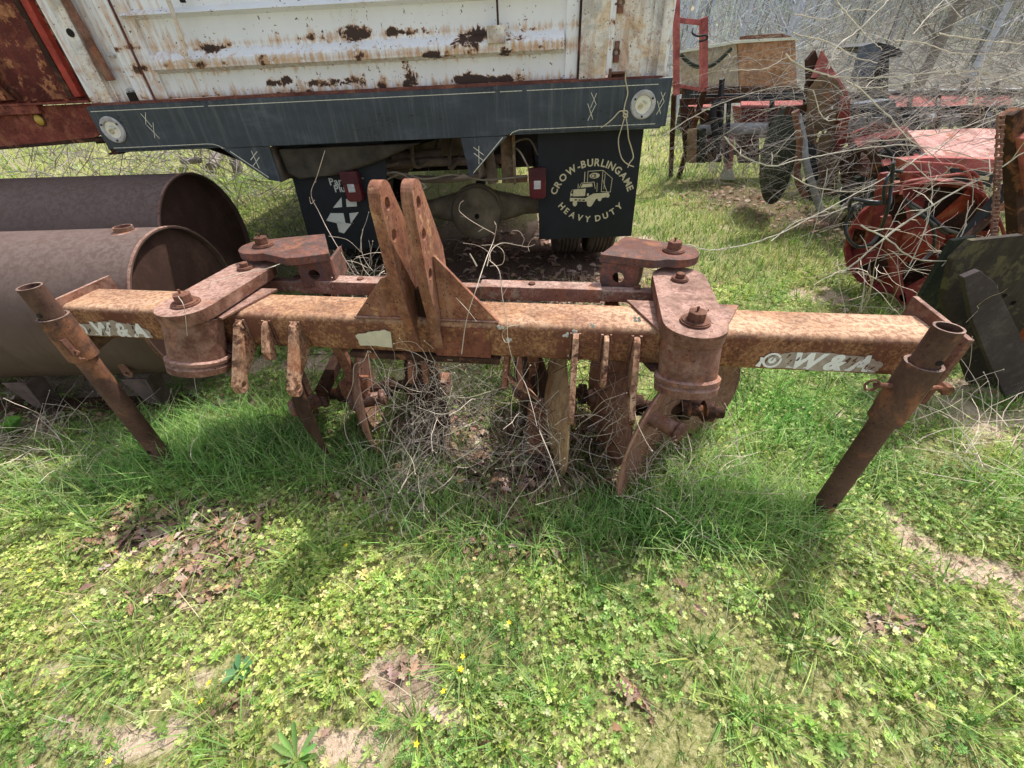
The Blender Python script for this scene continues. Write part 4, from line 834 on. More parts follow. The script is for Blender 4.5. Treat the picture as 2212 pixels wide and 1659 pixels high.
# paddle rotor
cc = wy(1975, 520, 3.05); inv = rk.matrix_world.inverted(); cl = inv @ cc
Mr = Matrix.Translation(cl) @ Matrix.Rotation(R(-38), 4, 'Z') @ Matrix.Rotation(R(90), 4, 'X') @ Matrix.Rotation(R(0), 4, 'Z')
b = MB(); b.lathe([(.375, -.10), (.415, -.10), (.415, .02), (.40, .02), (.375, -.02), (.375, -.10)], Mr, 18, False); b.build('rotor_rim', M['red_paint'], rk)
b = MB(); b.lathe([(.375, -.10), (.12, -.11)], Mr, 36); b.build('rotor_dark_backing', M['rust_dark'], rk)  # dark backing added to cover the lit grass seen through the rotor
b = MB(); b.lathe([(.001, .10), (.07, .10), (.09, .08), (.10, .02), (.16, .0), (.17, -.06), (.001, -.06)], Mr, 24); b.build('rotor_hub', M['red_orange'], rk)
for k_ in range(7):
    a = R(k_*360/7+12); b = MB(); b.prism([(.10, -.035), (.40, -.085), (.40, .06), (.12, .03)], lambda p, q_, t: Mr @ (Matrix.Rotation(a, 4, 'Z') @ Vector((p, q_, -.05+.9*q_+t))), 0, .012); b.build('rotor_paddle', M['red_orange'] if k_ % 2 else M['red_paint'], rk, .002)
flat('guard_strut', [(1906, 470), (1926, 465), (1960, 655), (1938, 650)], 2.85, .03, 'red_paint', rk)
flat('guard_strut', [(1905, 375), (1925, 372), (1908, 470), (1880, 545), (1868, 540)], 2.95, .03, 'red_paint', rk)
flat('side_shield', [(1948, 372), (2010, 372), (2030, 440), (2080, 500), (2040, 560), (1960, 470)], 3.2, .03, 'red_paint', rk)
flat('lower_shield', [(1940, 640), (2010, 600), (2095, 560), (2060, 620), (1995, 665), (1950, 660)], 2.85, .04, 'red_paint', rk)
flat('label_plate', [(2052, 362), (2150, 372), (2140, 405), (2058, 388)], 3.05, .01, 'black', rk)
flat('label_print', [(2105, 378), (2138, 382), (2136, 390), (2104, 386)], 3.04, .008, 'tan', rk); flat('label_print', [(2085, 394), (2130, 400), (2129, 402), (2085, 397)], 3.04, .008, 'tan', rk)
barw('prop_leg', wy(2010, 560, 3.1), (wy(2010, 560, 3.1).x, 3.2, 0), .05, .05, 'red_paint', rk)
for pts in (((2075, 362), (2110, 380), (2125, 420), (2160, 480), (2178, 540)), ((2062, 375), (2098, 385), (2115, 440), (2150, 500))): tubew('pipe_line', [wy(x, y, 2.95) for x, y in pts], .010, 'red_paint', rk)
for pts in (((1960, 350), (2000, 352), (2070, 358), (2090, 372), (2100, 400)), ((1945, 420), (1955, 395), (2000, 385), (2080, 375))): tubew('pipe_line', [wy(x, y, 2.9) for x, y in pts], .008, 'red_faded', rk)
for pts in (((1902, 440), (1870, 442), (1845, 452), (1828, 478), (1830, 510), (1850, 532), (1880, 528), (1900, 500), (1918, 450), (1925, 400), (1930, 350)), ((1905, 438), (1870, 435), (1842, 430), (1835, 445), (1838, 470)), ((1958, 440), (2000, 470), (2018, 500), (2015, 540), (1990, 565)), ((1965, 438), (2000, 460), (2038, 492), (2070, 505)), ((1950, 370), (1925, 372), (1912, 400), (1908, 440)), ((1955, 430), (1975, 452), (2010, 480), (2045, 505))):
    tubew('hydraulic_hose', [wy(x, y, 2.75+.05*(i_ % 2)) for i_, (x, y) in enumerate(pts)], .011, 'hose', rk)

# dark mouldboard at the right edge
bl = thing('mouldboard', 'dark brown scuffed mouldboard plate with two bolt holes at the right edge', 'plough part', Matrix.Translation((2.7, 2.2, 0)))
def curved(name, pts, Y0, dy, m, par, holes=()):
    inv = par.matrix_world.inverted(); b = MB(); P = [wy(x, y, Y0+dy*i/max(1, len(pts)-1)) for i, (x, y) in enumerate(pts)]
    b.add([inv @ p for p in P]+[inv @ (p+Vector((0, .02, 0))) for p in P], [tuple(range(len(P)))]+[tuple(range(len(P), 2*len(P)))[::-1]]+[(i, (i+1) % len(P), len(P)+(i+1) % len(P), len(P)+i) for i in range(len(P))]); return b.build(name, M[m], par)
flat('blade', [(2058, 560), (2100, 520), (2212, 508), (2262, 700), (2210, 850), (2150, 862), (2095, 830), (2062, 730), (2035, 650)], 1.86, .03, rusty('shaded scuffed plate', [(.3, (.022, .016, .013)), (.5, (.045, .036, .027)), (.7, (.085, .07, .05))], 3, 30, patch=(.11, .095, .05), patch_sc=5, patch_t=.54, bump=.25, blotch=None, streak=(.03, .022, .02)), bl, holes=[(2168, 640, .014), (2188, 655, .014)])  # shade of the brambles is put into this dark colour
flat('shin_strip', [(2082, 600), (2118, 585), (2150, 610), (2212, 740), (2232, 900), (2196, 905), (2140, 790), (2100, 690)], 1.72, .03, rusty('purple brown strip', [(.3, (.035, .025, .025)), (.5, (.06, .046, .046)), (.7, (.12, .10, .095))], 4, 30, blotch=None), bl)
flat('blade_back', [(1990, 640), (2060, 520), (2110, 510), (2090, 640), (2062, 760), (2035, 700)], 2.1, .03, 'green_black', bl)
barw('support', wy(2150, 700, 2.35), (2.95, 2.5, 0), .06, .05, 'rust_dark', bl); barw('support', wy(2120, 820, 2.25), (wy(2120, 820, 2.25).x, 2.3, -.02), .05, .05, 'rust_dark', bl)
barw('diagonal_arm', wy(2170, 440, 2.5), wy(2040, 560, 2.4), .035, .04, 'rust_dark', bl); barw('diagonal_arm', wy(2180, 400, 2.5), wy(2075, 520, 2.5), .06, .03, 'black', bl)
# roller chain
rc = thing('roller_chain', 'rusty roller chain hanging down in front of the dark mouldboard', 'chain', Matrix.Translation((2.5, 2.0, 0)))
cb = MB(); inv = rc.matrix_world.inverted(); pA, pB = inv @ wy(2162, 250, 2.1), inv @ wy(2140, 640, 2.0); N = 46
for i in range(N):
    p = pA.lerp(pB, i/N); q_ = pA.lerp(pB, (i+.75)/N); off = Vector((.009 if i % 2 else .013, 0, 0))
    cb.bar(p+off, q_+off, .003, .012); cb.bar(p-off, q_-off, .003, .012); cb.tube([p-Vector((.014, 0, 0)), p+Vector((.014, 0, 0))], .0045, 6)
o_ = cb.build('roller_chain_links', M['rust'], rc)
barw('chain_upright', wy(2185, 240, 2.3), wy(2200, 560, 2.3), .07, .05, 'rust_dark', rk); barw('chain_upright', wy(2212, 290, 2.25), wy(2230, 420, 2.25), .05, .05, 'red_faded', rk)
barw('chain_upright', wy(2200, 560, 2.3), (wy(2200, 560, 2.3).x, 2.4, 0), .07, .05, 'rust_dark', rk)
og = thing('orange_disc', 'round orange painted disc cut off by the right edge of the photo', 'disc', Matrix.Translation(wy(2292, 715, 1.8)))
b = MB(); b.lathe([(.001, -.05), (.12, -.03), (.17, 0), (.17, .01), (.001, .01)], Matrix.Rotation(R(-30), 4, 'Z') @ Matrix.Rotation(R(90), 4, 'X'), 40); b.build('disc_face', rusty('orange paint', [(.3, (.16, .035, .01)), (.5, (.30, .07, .02)), (.7, (.40, .12, .04))], 4, 30), og)
b = MB(); b.bar((0, .03, 0), (.05, .1, -og.location.z), .04, .04); b.build('disc_stand', M['rust_dark'], og)

# ================================================================== dry brambles
M['twig_pale'] = plain('pale dry cane', (.60, .55, .45), .8, var=.3, sc=20)
M['twig_grey'] = plain('grey dry stem', (.33, .30, .28), .9, var=.4, sc=14)
M['twig_dark'] = plain('dark brown stem', (.12, .085, .065), .9, var=.4, sc=14)
M['twig_tan'] = plain('tan dry stem', (.60, .51, .41), .9, var=.35, sc=14)
def cane_px(mb, pts, Y0, dY, r, seg=5, k=6):
    n = len(pts); P = [wy(x, y, Y0+dY*i/(n-1)) for i, (x, y) in enumerate(pts)]; P = smooth_path(P, k); r = r*.58
    P = [p+Vector((random.uniform(-1, 1), random.uniform(-1, 1), random.uniform(-1, 1)))*r*.8 for p in P]
    mb.tube(P, [r*(1-.45*i/len(P)) for i in range(len(P))], seg, False)
    for i in range(2, len(P)-1):             # short side twigs
        if random.random() < .22:
            d = Vector((random.uniform(-1, 1), random.uniform(-.6, .6), random.uniform(-.7, 1))).normalized()*random.uniform(.04, .16)
            mb.tube([P[i], P[i]+d*.5+Vector((0, 0, .01)), P[i]+d], [r*.5, r*.4, r*.25], 3, False)
Z3 = lambda pts: [(1444+x*.3472, y*.3472) for x, y in pts]
CANES = [([(727, 335), (800, 400), (960, 460), (1100, 480), (1400, 480), (1800, 435), (2100, 490), (2260, 560)], 3.2, .3, .0085), ([(1100, 500), (1200, 545), (1400, 530), (1700, 470), (1900, 440)], 3.3, .2, .007),
 ([(110, 1520), (250, 1555), (450, 1530), (700, 1450), (1000, 1290), (1400, 1080), (1700, 900), (2260, 640)], 2.5, .4, .007), ([(350, 850), (450, 960), (640, 1035), (760, 1005), (1000, 960), (1400, 905), (1700, 930), (2000, 1010)], 2.9, .2, .0075),
 ([(1080, 1700), (1400, 1440), (1700, 1240), (2000, 1080), (2260, 920)], 2.2, -.1, .0085), ([(1190, 1400), (1350, 1480), (1520, 1600), (1750, 1625), (2260, 1590)], 2.1, .0, .0075), ([(760, 1090), (900, 1160), (1100, 1190), (1300, 1170), (1500, 1010), (1800, 860)], 2.8, .3, .006),
 ([(770, 205), (1000, 265), (1150, 350), (1300, 390)], 4.0, .2, .009), ([(1000, 430), (1040, 300), (1200, 170), (1350, 20), (1370, -30)], 4.0, .3, .009), ([(1520, 215), (1620, 100), (1710, 0)], 4, .2, .008), ([(1680, 210), (1900, 240), (2230, 278)], 3.6, .2, .008),
 ([(1900, 640), (1950, 400), (2030, 140)], 3.6, .1, .009), ([(1030, -20), (1110, 90), (1240, 230), (1330, 310)], 4.2, .2, .009), ([(-60, 860), (200, 700), (450, 600), (700, 540), (900, 560)], 4.2, .2, .007), ([(900, 560), (960, 730), (1050, 745), (1250, 700)], 3.6, .1, .006),
 ([(1160, 530), (1350, 700), (1480, 850), (1620, 950), (1800, 1100)], 3.1, .2, .008), ([(990, 1050), (960, 1200), (900, 1450), (820, 1600)], 3.3, -.2, .006), ([(1760, 1040), (1640, 1120), (1500, 1010), (1300, 960)], 2.8, .1, .006), ([(380, 440), (600, 425), (760, 345), (1000, 300)], 5, .2, .009),
 ([(780, 90), (1000, 120), (1150, 60), (1300, 70)], 5, .2, .010), ([(1400, 250), (1600, 270), (1800, 330), (2200, 330)], 4, .2, .008), ([(1240, 880), (1500, 860), (1800, 800), (2230, 640)], 3.2, .1, .007), ([(640, 1500), (800, 1380), (1000, 1330), (1200, 1250)], 2.7, .3, .005),
 ([(1700, 1659), (1830, 1450), (1860, 1330), (1900, 1250)], 2.1, .1, .006), ([(1500, 1650), (1600, 1420), (1640, 1200), (1620, 1000)], 2.2, .2, .005), ([(1900, 1900), (2000, 1800), (2130, 1740), (2260, 1650)], 2.1, .0, .008), ([(1880, 1930), (1960, 1820), (2100, 1780), (2260, 1720)], 2.0, .0, .007)]
def bush(label, canes, base, n, cx, spread, rmin, rmax, hue, seed):
    rs = random.Random(seed); o = thing('dry_bramble', label, 'bramble', Matrix.Translation(base), 'dry leafless brambles on the right')
    mb = MB()
    for c in canes: cane_px(mb, Z3(c[0]), c[1], c[2], c[3])
    inv = Matrix.Translation(-Vector(base))
    mb.v = [tuple(inv @ Vector(v)) for v in mb.v]
    if mb.v: mb.build('long_canes', M['twig_pale'], o, recalc=False, smooth=True)
    mb = MB()
    for _ in range(n):
        # arching stem: starts near the ground, arcs over, curls at the tip
        p = Vector((rs.gauss(0, spread[0]), rs.gauss(0, spread[1]), rs.uniform(0, .25))); az = rs.uniform(0, 6.28); sp = rs.uniform(.5, 1.0)
        v = Vector((math.cos(az)*.45-.25, math.sin(az)*.45-.1, 1.0)).normalized(); L = rs.uniform(.8, 1.9)*cx; st = 12; pts = [p.copy()]; curl = Vector((rs.uniform(-1, 1), rs.uniform(-1, 1), -rs.uniform(.5, 1.4)))
        for i in range(st):
            v = (v+curl*(.06+.012*i)+Vector((rs.uniform(-1, 1), rs.uniform(-1, 1), rs.uniform(-1, 1)))*.16).normalized(); p = p+v*L/st
            if p.z < .03: p.z = .03
            pts.append(p.copy())
        r = rs.uniform(rmin, rmax); mb.tube(pts, [r*(1-.6*i/st) for i in range(st+1)], 3, False)
        for _k in range(rs.randint(1, 4)):
            i = rs.randint(3, st-1); q_ = pts[i].copy(); vv = Vector((rs.uniform(-1, 1), rs.uniform(-1, 1), rs.uniform(-.6, 1))).normalized(); tw_ = [q_.copy()]
            for j in range(6):
                vv = (vv+Vector((rs.uniform(-1, 1), rs.uniform(-1, 1), rs.uniform(-1, 1)))*.35).normalized(); q_ = q_+vv*rs.uniform(.03, .07); tw_.append(q_.copy())
            mb.tube(tw_, r*.45, 3, False)
    mb.build('tangled_stems', M[hue], o, recalc=False, smooth=True); return o
bush('largest tangle of arching dry bramble canes over the red implement', CANES[:7]+CANES[15:18], (4.2, 4.0, 0), 90, 1.0, (.7, .45), .0018, .004, 'twig_grey', 1)
bush('grey bramble thicket tallest in front of the wooded hillside', CANES[7:13]+CANES[20:21], (5.7, 5.0, 0), 120, 1.15, (.95, .5), .002, .0045, 'twig_grey', 2)
bush('bramble tangle growing through the red and black cultivator', CANES[13:15]+CANES[18:20], (4.8, 6.9, 0), 120, .95, (1.0, .4), .002, .0045, 'twig_grey', 3)
bush('thin upright dry bramble beside the wagon and red frame', [], (3.4, 7.4, 0), 90, .9, (.45, .25), .002, .0045, 'twig_grey', 4)
bush('low bramble stems in front of the dark mouldboard', CANES[21:], (2.8, 2.4, 0), 20, .55, (.22, .18), .002, .004, 'twig_tan', 5)
bush('far right bramble thicket rising beyond the bleached top plate', [], (6.8, 5.6, 0), 80, 1.2, (.8, .5), .002, .0045, 'twig_grey', 6)

def arcs(label, base, n, xr, yr, zr, rmin, rmax, hue, seed, L0=.8, L1=2.2):
    rs = random.Random(seed); o = thing('dry_bramble', label, 'bramble', Matrix.Translation(base), 'dry leafless brambles on the right')
    for part, nn, mt, k in (('arching_canes', n//5, 'twig_pale', .95), ('arching_stems', n, hue, 1.0)):
        mb = MB()
        for _ in range(nn):
            p = Vector((rs.uniform(*xr), rs.uniform(*yr), rs.uniform(*zr)))-Vector(base); az = rs.choice([rs.gauss(0, .5), rs.gauss(3.14, .6)]); v = Vector((math.cos(az), math.sin(az)*.5, rs.uniform(-.15, .75))).normalized(); L = rs.uniform(L0, L1); pts = [p.copy()]; g_ = rs.uniform(.02, .10); sw = Vector((rs.uniform(-1, 1), rs.uniform(-1, 1), 0))*.05
            for i in range(14):
                v = (v+Vector((0, 0, -g_))+sw+Vector((rs.uniform(-1, 1), rs.uniform(-1, 1), rs.uniform(-1, 1)))*.10).normalized(); p = p+v*L/14
                if p.z < .04: p.z = .04
                pts.append(p.copy())
                if rs.random() < .18:
                    q_ = p.copy(); vv = (v+Vector((rs.uniform(-1, 1), rs.uniform(-1, 1), rs.uniform(-1, 1)))*1.1).normalized(); tw_ = [q_.copy()]
                    for j in range(4): vv = (vv+Vector((rs.uniform(-1, 1), rs.uniform(-1, 1), rs.uniform(-1, 1)))*.3).normalized(); q_ = q_+vv*rs.uniform(.03, .09); tw_.append(q_.copy())
                    mb.tube(tw_, [rmin*.7, rmin*.6, rmin*.5, rmin*.4, rmin*.3], 3, False)
            r = rs.uniform(rmin, rmax)*k; mb.tube(pts, [r*(1-.65*i/14) for i in range(15)], 4, False)
        mb.build(part, M[mt], o, recalc=False, smooth=True)
    return o
arcs('high arching canes crossing in front of the black hood', (5.6, 5.6, 0), 250, (3.6, 8.2), (4.6, 6.4), (.9, 2.0), .0018, .0042, 'twig_grey', 51)
arcs('arching canes spreading over the bleached red top plate', (4.2, 4.3, 0), 240, (3.0, 5.6), (3.6, 5.0), (.5, 1.45), .0015, .0034, 'twig_grey', 52, .5, 1.5)
arcs('canes leaning across the plough disc and pointed plate', (4.0, 5.3, 0), 170, (3.0, 5.0), (4.7, 5.5), (.2, 1.35), .0015, .0034, 'twig_grey', 53, .5, 1.5)
arcs('wispy canes in front of the wagon', (4.0, 8.5, 0), 110, (2.9, 6.5), (7.6, 9.5), (.3, 2.1), .003, .006, 'twig_grey', 54, .8, 2.0)
arcs('canes hanging over the paddle rotor', (3.0, 2.8, 0), 18, (2.5, 3.5), (2.5, 2.9), (.3, 1.0), .0010, .0024, 'twig_tan', 55, .4, 1.2)

# ================================================================== dry vines on the disc bedder
def vine(name, label, lines, m, group='dry vines caught on the disc bedder', cat='dry vine'):
    mb = MB()
    for pts, r in lines:
        r = r*.62
        P = smooth_path([Vector(p) for p in pts], 6); mb.tube(P, [r*(1-.4*i/len(P)) for i in range(len(P))], 5, False)
        for i in range(3, len(P)-1):
            if random.random() < .06:
                d = Vector((random.uniform(-1, 1), random.uniform(-1, 1), random.uniform(-.5, 1))).normalized()*random.uniform(.01, .04); mb.tube([P[i], P[i]+d], [r*.6, r*.4], 3, False)
    return tag(mb.build(name, M[m], None, recalc=False, smooth=True), label, cat, group)
W = lambda x, y, d: TB @ on(TB, x, y, d)
vine('dry_vine', 'curling pale vine rising right of the mast plates', [
    ([W(997, 765, -.03), W(1008, 690, -.02), W(1030, 620, .0), W(1050, 560, .15), W(1066, 520, .3), W(1072, 490, .3), (W(1068, 478, .3))], .0028),
    ([W(1068, 505, .3), W(1040, 490, .3), W(1015, 475, .3), W(1002, 465, .3), W(992, 455, .3), W(994, 440, .3), W(1002, 433, .3)], .002),
    ([W(1052, 575, .2), W(1062, 540, .25), W(1085, 525, .3), W(1120, 530, .3), W(1140, 533, .3), (W(1155, 528, .3))], .0026),
    ([W(1128, 530, .3), W(1132, 515, .3), W(1122, 500, .3), W(1108, 498, .3), W(1104, 505, .3)], .0017), ([W(1140, 532, .3), W(1148, 518, .3), W(1160, 508, .3)], .0015),
    ([W(1000, 525, .25), W(1030, 530, .25), W(1055, 545, .2), W(1060, 565, .15)], .0016), ([W(1030, 575, .0), W(1022, 560, .0), W(1015, 548, .0)], .005),
    ([W(1058, 575, .1), W(1085, 570, .1), W(1088, 545, .1), W(1070, 530, .12), W(1040, 530, .12)], .002)], 'twig_tan')
vine('dry_vine', 'thin pale vine hanging over the beam right of the mast', [
    ([W(1055, 560, .1), W(1078, 585, .02), W(1085, 640, -.0), W(1095, 700, -.03), W(1098, 740, -.04), W(1112, 790, -.05), W(1135, 830, -.1), W(1150, 880, -.2), W(1160, 920, -.25)], .0026),
    ([W(1120, 702, -.02), W(1100, 705, -.02), W(1085, 720, -.02), W(1090, 738, -.03), W(1100, 740, -.03)], .0022), ([W(985, 643, -.0), W(1010, 670, -.03), W(1030, 695, -.03)], .0022), ([W(1165, 930, -.2), W(1190, 990, -.3), W(1210, 1050, -.35)], .0026)], 'twig_tan')
vine('dry_vine', 'forked pale vine dangling below the left half of the beam', [
    ([W(795, 757, .0), W(785, 780, -.02), W(765, 790, -.03), W(762, 830, -.04), W(748, 870, -.05), W(745, 930, -.1), W(765, 975, -.15), W(772, 1010, -.2)], .0024),
    ([W(795, 757, .0), W(800, 800, -.02), W(810, 860, -.03), W(840, 920, -.1), W(870, 960, -.15), W(890, 1000, -.2)], .0022), ([W(798, 758, .0), W(815, 790, -.0), W(850, 800, -.0), W(890, 790, .0), W(905, 785, .0), W(912, 788, .0)], .002),
    ([W(800, 758, .0), W(835, 830, -.0), W(880, 870, -.0), W(960, 860, .0), W(1000, 840, .0)], .0018)], 'twig_tan')
vine('dry_vine', 'single thin vine draped over the left pivot arm and hanging to the grass', [
    ([W(605, 570, .25), W(575, 580, .2), W(530, 588, .15), W(480, 603, .05), W(455, 612, .0), (W(450, 625, .0))], .002),
    ([W(385, 640, -.14), W(398, 665, -.17), W(405, 730, -.16), W(415, 790, -.14), W(425, 850, -.12), W(433, 900, -.2), W(430, 935, -.25), W(415, 960, -.3), W(412, 985, -.35), W(420, 1000, -.35)], .0017)], 'twig_pale')
vine('dry_vine', 'tall thin stem rising in front of the left mud flap', [([W(770, 600, .5), W(745, 560, .5), W(710, 500, .55), W(690, 460, .6), W(672, 420, .6), W(685, 380, .6), W(702, 325, .6)], .003), ([W(680, 432, .6), W(672, 440, .6), W(668, 425, .6)], .0025), ([W(710, 510, .5), W(750, 518, .5), W(780, 545, .5)], .0022)], 'twig_tan')
def tangle(label, centre, size, n, L, r, m, seed, up=.3, group='clumps of tangled dry stems under the disc bedder'):
    rs = random.Random(seed); mb = MB(); c = Vector(centre)
    for _ in range(n):
        p = c+Vector((rs.gauss(0, size[0]), rs.gauss(0, size[1]), rs.gauss(0, size[2]))); v = Vector((rs.uniform(-1, 1), rs.uniform(-1, 1), rs.uniform(-up*2, 1))).normalized(); pts = [p.copy()]; crl = Vector((rs.uniform(-1, 1), rs.uniform(-1, 1), rs.uniform(-1, 1)))*.22
        for i in range(7):
            v = (v+crl+Vector((rs.uniform(-1, 1), rs.uniform(-1, 1), rs.uniform(-1, 1)))*.22).normalized(); p = p+v*L*rs.uniform(.6, 1.2)/7; p.z = max(p.z, .01); pts.append(p.copy())
        mb.tube(pts, [r*rs.uniform(.7, 1.3)*(1-.06*i) for i in range(8)], 3, False)
        if rs.random() < .6: mb.lathe([(.001, -.003), (.0035, 0), (.001, .003)], Matrix.Translation(p), 5)
    return tag(mb.build('dry_stem_clump', M[m], None, recalc=False, smooth=True), label, 'dry stems', group)
g = lambda s, d, z: TB @ Vector((s, d, z))
tangle('dense tan stem clump hanging under the beam centre', g(-.28, .0, .46), (.11, .08, .09), 200, .22, .0012, 'twig_tan', 21)
tangle('grey stem clump spilling onto the grass left of centre', g(-.34, -.12, .24), (.11, .08, .09), 120, .24, .0011, 'twig_tan', 22)
tangle('flattened grey stem heap in the grass in front of the beam', g(-.42, -.26, .06), (.15, .08, .035), 80, .22, .0010, 'twig_tan', 23)
tangle('dark tangle of old stems and roots under the beam behind the hitch lugs', g(-.05, .12, .30), (.45, .10, .14), 420, .30, .0016, 'twig_dark', 33)
tangle('loose stem clump between the right hitch lugs and the discs', g(.22, -.06, .25), (.16, .09, .13), 130, .28, .0012, 'twig_tan', 24)
tangle('curly stems behind the beam left of the mast', g(-.82, .62, .66), (.12, .10, .07), 80, .24, .0016, 'twig_tan', 25)
tangle('low stems in the grass around the rightmost disc', g(.80, -.10, .12), (.16, .12, .07), 70, .32, .0014, 'twig_tan', 26)
tangle('loose dry stems on the bare patch right of the right stand', (2.15, 1.30, .08), (.20, .16, .05), 60, .45, .0018, 'twig_tan', 27)
tangle('dry stems and litter below the near drum', (-2.65, 1.62, .02), (.35, .12, .01), 90, .35, .0018, 'twig_tan', 28)
tangle('dry undergrowth between the far drum and the truck wheel', (-2.0, 4.4, .2), (.7, .5, .18), 320, .6, .003, 'twig_grey', 29, .1)
tangle('grey brush behind the drums under the truck corner', (-4.3, 7.0, .5), (1.6, .7, .4), 420, 1.1, .005, 'twig_grey', 30, .0)
tangle('leafless brush under the red trailer', (-7.5, 8.5, .5), (2.0, 1.0, .4), 300, 1.2, .006, 'twig_grey', 31, .0)
# ================================================================== ground and plants
def gh(x, y):
    x = np.asarray(x, float); y = np.asarray(y, float)
    h = .014*np.sin(x*2.1+.7)*np.cos(y*1.7-.4)+.008*np.sin(x*5.3+y*3.1)+.005*np.sin(x*11.7-y*9.3+1)
    r = np.hypot(x, y); h = h*np.clip(1.6-r/14, .4, 1)
    h = h+.16*np.clip(y-20, 0, 60)*np.clip((x+2)/10, 0, 1)+.03*np.clip(y-16, 0, 200)
    return h
def grid(lo, hi, fine0, fine1, df):
    a = list(np.arange(fine0, fine1, df)); s = df
    while a[-1] < hi: s *= 1.18; a.append(a[-1]+s)
    s = df
    while a[0] > lo: s *= 1.18; a.insert(0, a[0]-s)
    return np.array(a)
gx = grid(-160, 160, -3.2, 3.2, .035); gy = grid(-30, 220, .1, 3.2, .035)
X, Yg = np.meshgrid(gx, gy); V = np.stack([X, Yg, gh(X, Yg)], -1).reshape(-1, 3); nx, ny = len(gx), len(gy)
ii = np.arange(nx*ny).reshape(ny, nx); Fq = np.stack([ii[:-1, :-1], ii[:-1, 1:], ii[1:, 1:], ii[1:, :-1]], -1).reshape(-1, 4)
def np_mesh(name, V, F, mt, col=None, smooth=False):
    me = bpy.data.meshes.new(name); me.vertices.add(len(V)); me.vertices.foreach_set('co', np.ascontiguousarray(V, dtype=np.float32).ravel())
    k = F.shape[1]; me.loops.add(F.size); me.loops.foreach_set('vertex_index', np.ascontiguousarray(F, dtype=np.int32).ravel())
    me.polygons.add(len(F)); me.polygons.foreach_set('loop_start', np.arange(0, F.size, k, dtype=np.int32)); me.polygons.foreach_set('loop_total', np.full(len(F), k, dtype=np.int32))
    if smooth: me.polygons.foreach_set('use_smooth', np.ones(len(F), dtype=bool))
    me.update(calc_edges=True)
    if col is not None:
        ca = me.color_attributes.new('Col', 'FLOAT_COLOR', 'POINT'); ca.data.foreach_set('color', np.concatenate([col, np.ones((len(col), 1))], 1).astype(np.float32).ravel())
    me.materials.append(mt); o = bpy.data.objects.new(name, me); COL.objects.link(o); return o

# density fields, in metres on the ground
_n = [np.random.default_rng(5+i).random((64, 64)) for i in range(4)]
def vn(x, y, sc, k=0):
    t = _n[k % 4]; x = np.asarray(x)*sc+100.3; y = np.asarray(y)*sc+57.7; xi = np.floor(x).astype(int); yi = np.floor(y).astype(int); fx = x-xi; fy = y-yi; fx = fx*fx*(3-2*fx); fy = fy*fy*(3-2*fy)
    a = t[yi % 64, xi % 64]; b = t[yi % 64, (xi+1) % 64]; c = t[(yi+1) % 64, xi % 64]; d = t[(yi+1) % 64, (xi+1) % 64]
    return (a*(1-fx)+b*fx)*(1-fy)+(c*(1-fx)+d*fx)*fy
def fbm(x, y, sc, k=0): return .5*vn(x, y, sc, k)+.3*vn(x, y, sc*2.3, k+1)+.2*vn(x, y, sc*5.1, k+2)
def blobs(x, y, L): 
    o = np.zeros_like(np.asarray(x, float))
    for (cx, cy, rx, ry, s) in L: o = np.maximum(o, s*np.clip(1.25-np.hypot((x-cx)/rx, (y-cy)/ry), 0, 1))
    return o
LITTER = [(-.1, 1.48, 1.0, .36, 1.8), (3.4, 6.3, 1.1, 1.2, 1.0), (-1.48, 1.08, .42, .17, 1.3), (-1.25, .92, .30, .12, .9), (.10, .98, .42, .12, 1.0), (.25, 1.40, .55, .28, 1.2), (-.3, 1.25, .4, .2, .7), (.0, 1.15, .6, .3, .6), (3.7, 5.2, .8, 1.0, 1.0), (-.36, .50, .12, .06, .6), (.33, .43, .07, .06, .7), (-.9, .42, .10, .06, .5), (1.25, .60, .16, .05, .7), (-1.3, .78, .3, .06, .7), (0, 4.0, 1.6, 1.6, 1.4), (3.2, 2.7, .8, .4, .8), (-2.8, 1.9, .6, .25, .6)]
BARE = [(1.78, .79, .45, .07, 1.2), (1.62, 1.0, .10, .18, .9), (1.95, 1.2, .25, .2, .6), (-.36, .49, .16, .09, 1.1), (.33, .43, .05, .12, 1.0), (-1.13, .35, .20, .06, 1.0), (-.55, .33, .2, .05, .9), (-1.75, .78, .22, .07, .9), (2.6, 3.1, .5, .25, .9), (1.8, 2.6, .5, .2, .6), (-2.8, 1.75, .5, .3, 1.2), (0, 4.2, 1.7, 2.0, 1.3), (2.5, 1.6, .5, .4, .9), (1.3, .6, .2, .05, .7), (-2.4, .95, .4, .08, .6), (-.15, .38, .12, .05, .8), (.75, .36, .2, .04, .6), (-2.5, 2.3, 1.2, .4, 1.2)]
LUSH = [(.85, 1.0, .40, .14, 1.3), (.40, 1.02, .25, .12, .9), (-1.55, 1.55, .6, .30, 1.2), (-1.0, 1.45, .35, .2, 1.1), (-.3, 1.0, .3, .12, .6), (1.5, 1.6, .5, .4, .6), (2.5, 1.1, .5, .2, .9), (.0, .9, .3, .1, .6)]
YEL = [(1.35, 1.55, .40, .35, .9), (1.45, 1.05, .25, .35, 1.0), (1.25, .78, .40, .18, 1.0), (1.15, .50, .40, .12, 1.1), (.05, .72, .40, .13, 1.0), (.5, .60, .6, .2, .7), (.2, .36, .4, .07, .9), (1.0, .36, .4, .06, 1.0), (2.4, .9, .4, .2, .8), (-.6, .6, .4, .1, .4)]
def bare(x, y): return np.clip(blobs(x, y, BARE)*(.60+.9*fbm(x, y, 9.0, 2))+2.2*(fbm(x, y, 2.6, 1)-.57)+1.8*(fbm(x, y, 8.0, 3)-.60), 0, 1.0)
